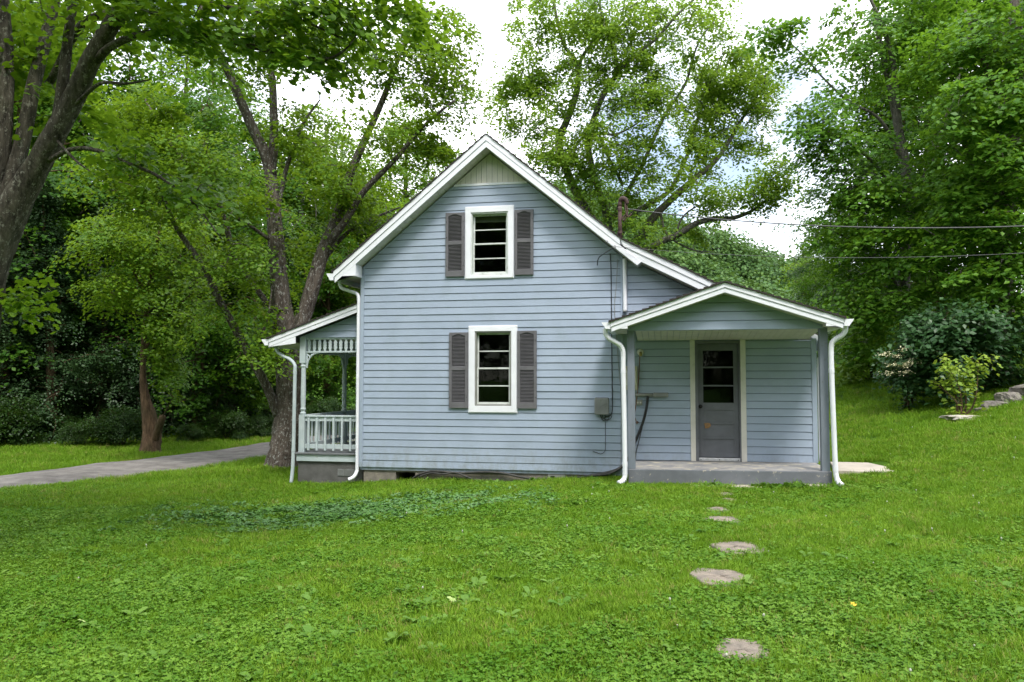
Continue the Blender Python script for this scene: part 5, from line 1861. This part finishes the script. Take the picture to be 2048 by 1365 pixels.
# unseen trees around the camera, added to mirror in panes and shade the yard
for i, (x, y, k, s) in enumerate(((-7, -29, 'a', 1.1), (-1, -31, 'a', 1.25), (4.5, -28, 'a', 1.15), (9.5, -30, 'a', 1.25), (15, -28, 'a', 1.1),
                                   (-13, -24, 'b', 1.2), (-15, -15, 'a', 1.15), (-18, -7, 'b', 1.2), (20, -24, 'b', 1.1), (22, -16, 'a', 1.1), (24, -7, 'b', 1.1), (-21, 2, 'a', 1.2), (-4, -37, 'b', 1.3), (2, -36, 'a', 1.35), (7, -37, 'b', 1.3), (12, -36, 'a', 1.3), (17, -35, 'b', 1.2), (-10, -34, 'a', 1.3))):
    copy_tree(PROTO[k], (x, y, float(ground(x, y))), i * 1.3, s, 'unseen dark tree around the yard, added to shade it and mirror in panes', 'forest_tree', 'unseen trees added for reflections and shade')

# --- undergrowth at the edge of the wood
UG = [(60, 24.6, 'dark bush at the far left end of the wood edge'), (170, 24.2, 'dark bush left of the roadside tree by the verge'), (245, 24.0, 'dark bush against the left side of the stub-trunked tree'),
      (385, 25.4, 'low dark bush right of the stub-trunked tree'), (460, 26.4, 'low dark bush by the verge left of the great maple'), (520, 27.6, 'low dark bush at the verge touching the great maple'), (-40, 23.6, 'dark bush beyond the left edge of the verge'),
      (665, 29, 'green bush seen between the side porch balusters')]
up = None
for i, (u, d, lab) in enumerate(UG):
    g = G(u, d)
    if up is None:
        rng = np.random.RandomState(55)
        up = empty('undergrowth_bush', (0, 0, 0), lab, 'bush')
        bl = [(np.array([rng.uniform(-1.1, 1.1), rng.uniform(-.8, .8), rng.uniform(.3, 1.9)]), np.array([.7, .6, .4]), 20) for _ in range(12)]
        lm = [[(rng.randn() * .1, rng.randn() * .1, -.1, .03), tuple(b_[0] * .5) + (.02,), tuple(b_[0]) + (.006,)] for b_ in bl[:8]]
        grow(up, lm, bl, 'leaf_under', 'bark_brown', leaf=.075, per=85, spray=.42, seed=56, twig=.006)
        up.location = Vector(g.tolist())
        for c in up.children:
            c.location = (0, 0, 0)
        up["group"] = 'bushes along the wood edge'
        up.scale = (.75, .75, .6)
    else:
        copy_tree(up, g, i * 1.7, (.75, .38, .62, .3, .5, .42, .8, .7)[i], lab, 'undergrowth_bush', 'bushes along the wood edge')


# --- far hill with its wood
def hill_h(l, d):
    ridge = 3 + 24 * np.exp(-((l - 2) / 38.0) ** 2) + 9 * np.exp(-((l + 60) / 45.0) ** 2) + 10 * np.exp(-((l - 90) / 40) ** 2)
    return ridge * np.exp(-((d - 118) / 26.0) ** 2)


def build_hill():
    ls = np.linspace(-170, 170, 90)
    ds = np.linspace(70, 190, 34)
    mb_ = MB()
    for d in ds:
        for l in ls:
            x, y = ld2xy(l, d)
            mb_.v.append((float(x), float(y), float(ground(x, y) + hill_h(l, d) - .6)))
    n = len(ls)
    mb_.f = [(j * n + i, j * n + i + 1, (j + 1) * n + i + 1, (j + 1) * n + i) for j in range(len(ds) - 1) for i in range(n - 1)]
    o = mb_.build('hill', 'ground', smooth=True)
    tag(o, 'far wooded hill beyond the house', None, kind='structure')
    rng = np.random.RandomState(8)
    pts, nr = [], []
    for k in range(620):
        l, d = rng.uniform(-110, 110), rng.uniform(84, 122)
        if k < 300:
            l = rng.uniform(5, 62)
        x, y = ld2xy(l, d)
        z = float(ground(x, y) + hill_h(l, d))
        R = rng.uniform(2.2, 4.2)
        H = R * rng.uniform(1.1, 1.7)
        m_ = 480 if k < 300 else 90
        q_ = rng.randn(m_, 3)
        q_ /= np.linalg.norm(q_, axis=1)[:, None]
        q_[:, 2] = np.abs(q_[:, 2]) * 1.1 - .25
        q_ *= (.75 + .35 * rng.rand(m_))[:, None]
        pts.append(np.array([x, y, z + .6]) + q_ * np.array([R, R, H]))
        nr.append(q_ + np.array([0, 0, .5]) + rng.randn(m_, 3) * .45)
    o = leaf_object('hillside_wood', np.vstack(pts), np.vstack(nr), .48, LEAF_FAR, 'leaf_far', None, rng, 'stuff')
    tag(o, 'far green wood covering the hill behind the house', 'wood')


build_hill()


# ------------------------------------------------------------------ lawn plants (too many to count)
def proto_mesh(name, mb_, m, smooth=False):
    me = mb_.mesh(name, smooth)
    me.materials.append(M[m])
    return bpy.data.objects.new(name, me)


def blade(mb_, x, y, a, h, w_, lean):
    dx, dy = math.cos(a), math.sin(a)
    px_, py_ = -dy * w_ / 2, dx * w_ / 2
    vs = []
    for t, k in ((0, 1.0), (.45, .9), (.8, .55)):
        o = lean * t * t
        vs += [(x + dx * o - px_ * k, y + dy * o - py_ * k, h * t * (1 - .12 * t)), (x + dx * o + px_ * k, y + dy * o + py_ * k, h * t * (1 - .12 * t))]
    vs.append((x + dx * lean, y + dy * lean, h * .86))
    mb_.add(vs, [(0, 1, 3, 2), (2, 3, 5, 4), (4, 5, 6)])


def grass_proto(seed, n=22, hmin=.026, hmax=.062, r=.055, w_=.0032):
    rng = np.random.RandomState(seed)
    mb_ = MB()
    for i in range(n):
        a = rng.rand() * 6.28
        rr_ = r * math.sqrt(rng.rand())
        h = rng.uniform(hmin, hmax)
        blade(mb_, rr_ * math.cos(a), rr_ * math.sin(a), rng.rand() * 6.28, h, w_ * rng.uniform(.7, 1.4), h * rng.uniform(.2, .95))
    return mb_


def disc_leaf(mb_, c, n_, t_, rx, ry, cup=.15, k=7):
    n_ = n_ / np.linalg.norm(n_)
    t_ = t_ - n_ * (t_ @ n_)
    t_ /= np.linalg.norm(t_)
    b_ = np.cross(n_, t_)
    vs = [c]
    for i in range(k):
        a = 2 * math.pi * (i + .5) / k
        vs.append(c + t_ * ry * math.cos(a) + b_ * rx * math.sin(a) + n_ * cup * rx)
    mb_.add(vs, [(0, i + 1, (i + 1) % k + 1) for i in range(k)])


def clover_proto(seed, n=13, r=.06, size=.0068, hh=(.014, .044)):
    rng = np.random.RandomState(seed)
    mb_ = MB()
    for i in range(n):
        a = rng.rand() * 6.28
        rr_ = r * math.sqrt(rng.rand())
        c = np.array([rr_ * math.cos(a), rr_ * math.sin(a), rng.uniform(*hh)])
        up_ = np.array([rng.randn() * .35, rng.randn() * .35, 1.0])
        up_ /= np.linalg.norm(up_)
        ph = rng.rand() * 6.28
        for j in range(3):
            aa = ph + j * 2.094
            t_ = np.array([math.cos(aa), math.sin(aa), 0])
            t_ = t_ - up_ * (t_ @ up_)
            s = size * rng.uniform(.8, 1.25)
            disc_leaf(mb_, c + t_ * s * 1.0, up_ - t_ * .25, t_, s * .85, s, .12, 6)
    return mb_


def rosette_proto(seed, n=7, L=.085):
    rng = np.random.RandomState(seed)
    mb_ = MB()
    for i in range(n):
        a = 6.28 * i / n + rng.randn() * .3
        l_ = L * rng.uniform(.6, 1.15)
        w_ = l_ * rng.uniform(.20, .30)
        d_ = np.array([math.cos(a), math.sin(a)])
        p_ = np.array([-d_[1], d_[0]])
        vs = []
        e = rng.uniform(.25, .75)
        for t, k in ((.1, .25), (.35, .8), (.65, 1.0), (.88, .6)):
            z_ = .01 + l_ * e * math.sin(t * 2.1) * .6
            for s in (-1, 0, 1):
                q_ = d_ * l_ * t + p_ * w_ * k * s
                vs.append((q_[0], q_[1], z_ + (abs(s) * .10 * w_)))
        q_ = d_ * l_
        vs.append((q_[0], q_[1], .01 + l_ * e * math.sin(2.1) * .55))
        f = []
        for r_ in range(3):
            f += [(r_ * 3, r_ * 3 + 1, r_ * 3 + 4, r_ * 3 + 3), (r_ * 3 + 1, r_ * 3 + 2, r_ * 3 + 5, r_ * 3 + 4)]
        f += [(9, 10, 12), (10, 11, 12)]
        mb_.add(vs, f)
    return mb_


def cover_proto(seed, n=14, r=.09, size=.017):
    rng = np.random.RandomState(seed)
    mb_ = MB()
    for i in range(n):
        a = rng.rand() * 6.28
        rr_ = r * math.sqrt(rng.rand())
        c = np.array([rr_ * math.cos(a), rr_ * math.sin(a), rng.uniform(.02, .065)])
        s = size * rng.uniform(.7, 1.25)
        disc_leaf(mb_, c, np.array([rng.randn() * .35, rng.randn() * .35 - .15, 1.0]), rng.randn(3), s, s * 1.1, .10, 8)
    return mb_


def scatter(name, label, protos, x, y, scl, rng, zoff=0.0, tilt=.12):
    """points carrying rotation, size and kind; geometry nodes put one plant on each"""
    n = len(x)
    me = bpy.data.meshes.new(name)
    z = ground(x, y) + zoff
    me.vertices.add(n)
    me.vertices.foreach_set("co", np.stack([x, y, z], 1).astype(np.float32).ravel())
    a = me.attributes.new("rot", 'FLOAT_VECTOR', 'POINT')
    a.data.foreach_set("vector", np.stack([rng.randn(n) * tilt, rng.randn(n) * tilt, rng.rand(n) * 6.28], 1).astype(np.float32).ravel())
    a = me.attributes.new("scl", 'FLOAT', 'POINT')
    a.data.foreach_set("value", np.asarray(scl, np.float32))
    a = me.attributes.new("idx", 'INT', 'POINT')
    a.data.foreach_set("value", rng.randint(0, len(protos), n).astype(np.int32))
    o = bpy.data.objects.new(name, me)
    COL.objects.link(o)
    ng = bpy.data.node_groups.new(name, 'GeometryNodeTree')
    ng.interface.new_socket("Geometry", in_out='INPUT', socket_type='NodeSocketGeometry')
    ng.interface.new_socket("Geometry", in_out='OUTPUT', socket_type='NodeSocketGeometry')
    gi, go = ng.nodes.new("NodeGroupInput"), ng.nodes.new("NodeGroupOutput")
    ip = ng.nodes.new("GeometryNodeInstanceOnPoints")
    jn = ng.nodes.new("GeometryNodeJoinGeometry")
    for p_ in reversed(protos):
        oi = ng.nodes.new("GeometryNodeObjectInfo")
        oi.inputs["Object"].default_value = p_
        oi.inputs["As Instance"].default_value = True
        ng.links.new(oi.outputs["Geometry"], jn.inputs["Geometry"])
    for nm, ty, so_ in (("rot", 'FLOAT_VECTOR', "Rotation"), ("scl", 'FLOAT', "Scale"), ("idx", 'INT', "Instance Index")):
        na = ng.nodes.new("GeometryNodeInputNamedAttribute")
        na.data_type = ty
        na.inputs["Name"].default_value = nm
        ng.links.new(na.outputs["Attribute"], ip.inputs[so_])
    ip.inputs["Pick Instance"].default_value = True
    ng.links.new(gi.outputs[0], ip.inputs["Points"])
    ng.links.new(jn.outputs["Geometry"], ip.inputs["Instance"])
    ng.links.new(ip.outputs["Instances"], go.inputs[0])
    md = o.modifiers.new("plants", 'NODES')
    md.node_group = ng
    return tag(o, label, None, kind='stuff')


def in_poly(x, y, poly):
    c = np.zeros(len(x), bool)
    j = len(poly) - 1
    for i in range(len(poly)):
        xi, yi = poly[i]
        xj, yj = poly[j]
        with np.errstate(divide='ignore', invalid='ignore'):
            c ^= ((yi > y) != (yj > y)) & (x < (xj - xi) * (y - yi) / (yj - yi + 1e-12) + xi)
        j = i
    return c


ROADS = ROAD.copy()


def allowed(x, y, pad=0.0):
    ok = ~((x > -.02) & (x < 8.15) & (y > .02 - pad) & (y < 8))
    ok &= ~((x > 5.02 - pad) & (x < 8.12 + pad) & (y > -1.33 - pad) & (y < .1))
    ok &= ~((x > -1.36) & (x < .1) & (y > .17 - pad) & (y < 6.3))
    for e in EXCL:
        if e[0] == 'ell':
            ok &= ((x - e[1]) / (e[3] + pad)) ** 2 + ((y - e[2]) / (e[4] + pad)) ** 2 > 1
        else:
            ok &= ~in_poly(x, y, e[1])
    l, d = ld(x, y)
    dist = np.full(len(x), 1e9)
    a, b = ROADS[:-1], ROADS[1:]
    for (p0, p1) in zip(a, b):
        v = p1 - p0
        t = np.clip(((l - p0[0]) * v[0] + (d - p0[1]) * v[1]) / (v @ v + 1e-9), 0, 1)
        dist = np.minimum(dist, np.hypot(l - p0[0] - t * v[0], d - p0[1] - t * v[1]))
    ok &= dist > ROAD_W * .97
    return ok


def sample(n, d0, d1, lw, rng, power=1.0):
    """points over the lawn wedge in front of the camera; density falls with distance as d**-power"""
    u_ = rng.rand(n)
    e = 2 - power
    d = (d0 ** e + u_ * (d1 ** e - d0 ** e)) ** (1 / e)
    l = (rng.rand(n) * 2 - 1) * (lw * d + 1.5)
    x, y = ld2xy(l, d)
    return x, y, l, d


def fbm(x, y, s, ph=0):
    return (np.sin(x * s + ph) * np.cos(y * s * 1.13 + 1.7 * ph) + .6 * np.sin(x * s * 2.1 - y * s * 1.7 + ph * 2) + .4 * np.cos(x * s * 3.9 + y * s * 4.3 + ph * 3)) / 2 + .5


rng = np.random.RandomState(100)
GR = [proto_mesh('grass_tuft', grass_proto(k), 'grass') for k in range(4)]
GT = [proto_mesh('grass_tuft_tall', grass_proto(10 + k, 14, .05, .13, .05, .0045), 'grass') for k in range(2)]
CV = [proto_mesh('clover_tuft', clover_proto(20 + k), 'clover') for k in range(3)]
WD = [proto_mesh('weed_rosette', rosette_proto(30 + k), 'weed') for k in range(3)]
CO = [proto_mesh('cover_tuft', cover_proto(40 + k), 'cover') for k in range(3)]

x, y, l, d = sample(112000, 3.2, 15.5, .72, rng, 1.0)
cl_f = np.clip(fbm(x, y, .9, 1) * .55 + .35 * (fbm(x, y, 3.1, 2) - .5) + .02 - .035 * l - (d - 6) * .025, 0.03, .62)
ok = allowed(x, y, .005)
pat = ((l + 2.4) / 1.9) ** 2 + ((d - 11.55) / .75) ** 2 + .9 * (fbm(x, y, 2.3, 4) - .5) + .5 * (rng.rand(len(x)) - .5) < .9      # the ground-cover patch
pick = rng.rand(len(x)) < cl_f
g_ = ok & ~pick & ~(pat & (rng.rand(len(x)) < .6))
scatter('grass', 'bright green mown lawn grass in front of the house', GR, x[g_], y[g_], (.75 + .5 * rng.rand(g_.sum())) * (1 + .02 * d[g_]), rng)
c_ = ok & pick & ~(pat & (rng.rand(len(x)) < .45))
scatter('clover', 'clover leaves growing through the lawn', CV, x[c_], y[c_], (.75 + .5 * rng.rand(c_.sum())) * (1 + .015 * d[c_]), rng)
# lawn further away: left by the road and up the right slope
x, y, l, d = sample(60000, 12.5, 34, .78, rng, 1.5)
ok = allowed(x, y) & ((l > 4.5) | (l < -1.0))
scatter('far_grass', 'grass on the slope to the right and by the road', GR, x[ok], y[ok], (1.1 + .6 * rng.rand(ok.sum())) * (1 + .02 * d[ok]), rng)
# ground-cover patch
n = 3000
l = -2.4 + 1.35 * np.clip(rng.randn(n), -2.2, 2.2)
d = 11.55 + .60 * np.clip(rng.randn(n), -2.0, 2.0) - .03 * (l + 2.4)
kp = fbm(l, d, 3.0, 5) + .5 * rng.rand(n) > .55
l, d = l[kp], d[kp]
x, y = ld2xy(l, d)
ok = allowed(x, y)
scatter('ground_cover', 'grey-green creeping ground cover patch in the lawn left of centre', CO, x[ok], y[ok], .65 + .5 * rng.rand(ok.sum()), rng)
# broad weeds
x, y, l, d = sample(2400, 3.3, 14, .72, rng, .8)
ok = allowed(x, y, .02) & (rng.rand(len(x)) < np.clip(.8 - .09 * l, .15, 1))
scatter('weeds', 'broad-leaved plantain weeds scattered in the lawn', WD, x[ok], y[ok], .55 + 1.0 * rng.rand(ok.sum()) ** 2, rng)
# taller tufts along foundation, slab, stones, posts
tx, ty = [], []
for (ax, ay, bx_, by_, m_) in ((0.0, -.05, 4.95, -.08, 240), (5.05, -1.40, 8.1, -1.40, 150), (-1.45, .10, 0, .12, 80), (8.2, -1.2, 8.3, .2, 30)):
    t = rng.rand(m_)
    tx.append(ax + (bx_ - ax) * t + rng.randn(m_) * .04)
    ty.append(ay + (by_ - ay) * t - np.abs(rng.randn(m_)) * .09)
rt = np.gradient(ROAD, axis=0)
rt /= np.linalg.norm(rt, axis=1)[:, None]
for side in (-1, 1):
    m_ = 420
    k_ = rng.randint(8, len(ROAD) - 25, m_)
    f_ = rng.rand(m_)[:, None]
    pc_ = ROAD[k_] * (1 - f_) + ROAD[k_ + 1] * f_ + side * np.stack([-rt[k_, 1], rt[k_, 0]], 1) * (ROAD_W * (.86 + .2 * rng.rand(m_)))[:, None]
    x_, y_ = ld2xy(pc_[:, 0], pc_[:, 1])
    tx.append(x_)
    ty.append(y_)
nst_ = sum(len(q_) for q_ in tx)
for e in EXCL:
    if e[0] == 'ell':
        m_ = int(70 * (e[3] + e[4]) / .5)
        aa = rng.rand(m_) * 6.28
        tx.append(e[1] + np.cos(aa) * (e[3] * 1.03 + .03 * rng.rand(m_)))
        ty.append(e[2] + np.sin(aa) * (e[4] * 1.03 + .03 * rng.rand(m_)))
tx, ty = np.concatenate(tx), np.concatenate(ty)
ne = len(tx) - nst_
scatter('tall_grass', 'longer grass tufts along the foundation, slab and stones', GT, tx, ty, np.concatenate([.45 + .6 * rng.rand(nst_), .28 + .35 * rng.rand(ne)]), rng)
# weeds in front of the slab
n = 70
wx = np.concatenate([rng.uniform(6.9, 7.75, n), rng.uniform(6.1, 6.6, 14), rng.uniform(1, 4.8, 26)])
wy = np.concatenate([np.full(n + 14, -1.45), np.full(26, -.10)]) - np.abs(rng.randn(n + 40)) * .06
scatter('slab_weeds', 'leafy weeds growing against the porch slab and foundation', WD + GT, wx, wy, .7 + .7 * rng.rand(len(wx)), rng, .02, .4)
# white clover flowers and buds
fm = MB()
fm.lathe(0, 0, [(0, .0012), (.042, .0012), (.044, .005), (.049, .0068), (.055, .005), (.058, .001)], 6)
FL = [proto_mesh('clover_flower', fm, 'cloverflower')]
x, y, l, d = sample(420, 3.5, 17, .75, rng, .6)
ok = allowed(x, y) & (rng.rand(len(x)) < np.clip(.3 + .09 * l, .1, 1))
scatter('clover_flowers', 'tiny white clover blossoms dotted over the lawn', FL, x[ok], y[ok], .7 + .7 * rng.rand(ok.sum()), rng)
# concrete strip and grass verge at the foot of the slab
q = MB()
q.prism([(5.98, -.2), (7.05, -.2), (7.05, .045), (5.98, .035)], -1.56, -1.335)
o = q.build('step_edge', 'path', HOUSE, .012)
q = MB()
q.prism([(7.62, -.2), (8.0, -.2), (8.0, .085), (7.62, .075)], -1.50, -1.335)
o = q.build('step_edge', 'path', HOUSE, .012)

# ------------------------------------------------------------------ fallen leaves on the lawn
for k, (u, v, sz, rot, m_, lab) in enumerate(((1707, 1213, .05, .3, 'petal', 'yellow fallen leaf on the lawn right of the stepping stones'),
                                              (904, 1205, .085, 1.2, 'paleleaf', 'pale green fallen leaf standing in the lawn near centre'),
                                              (166, 1247, .075, 2.2, 'paleleaf', 'pale fallen leaf on the clover at lower left'),
                                              (1862, 1186, .05, .8, 'deadleaf', 'small brown dead leaf on the lawn at lower right'))):
    if m_ not in M:
        M[m_] = pmat({'paleleaf': 'pale_leaf', 'deadleaf': 'dead_leaf'}[m_], *(((.36, .46, .16), (.26, .36, .10)) if m_ == 'paleleaf' else ((.12, .07, .05), (.08, .05, .03))), rough=.6, scale=40)
    c = px_ground(u, v + 8)
    c[2] += .035
    T, F = LEAF_MAPLE
    q = MB()
    ca, sa = math.cos(rot), math.sin(rot)
    q.add([(c[0] + sz * (x_ * ca - y_ * sa), c[1] + sz * (x_ * sa + y_ * ca) * .8, c[2] + sz * (z_ + .45 * (y_ + .4))) for x_, y_, z_ in T], F)
    thing(q, 'fallen_leaf', m_, c, lab, 'leaf')
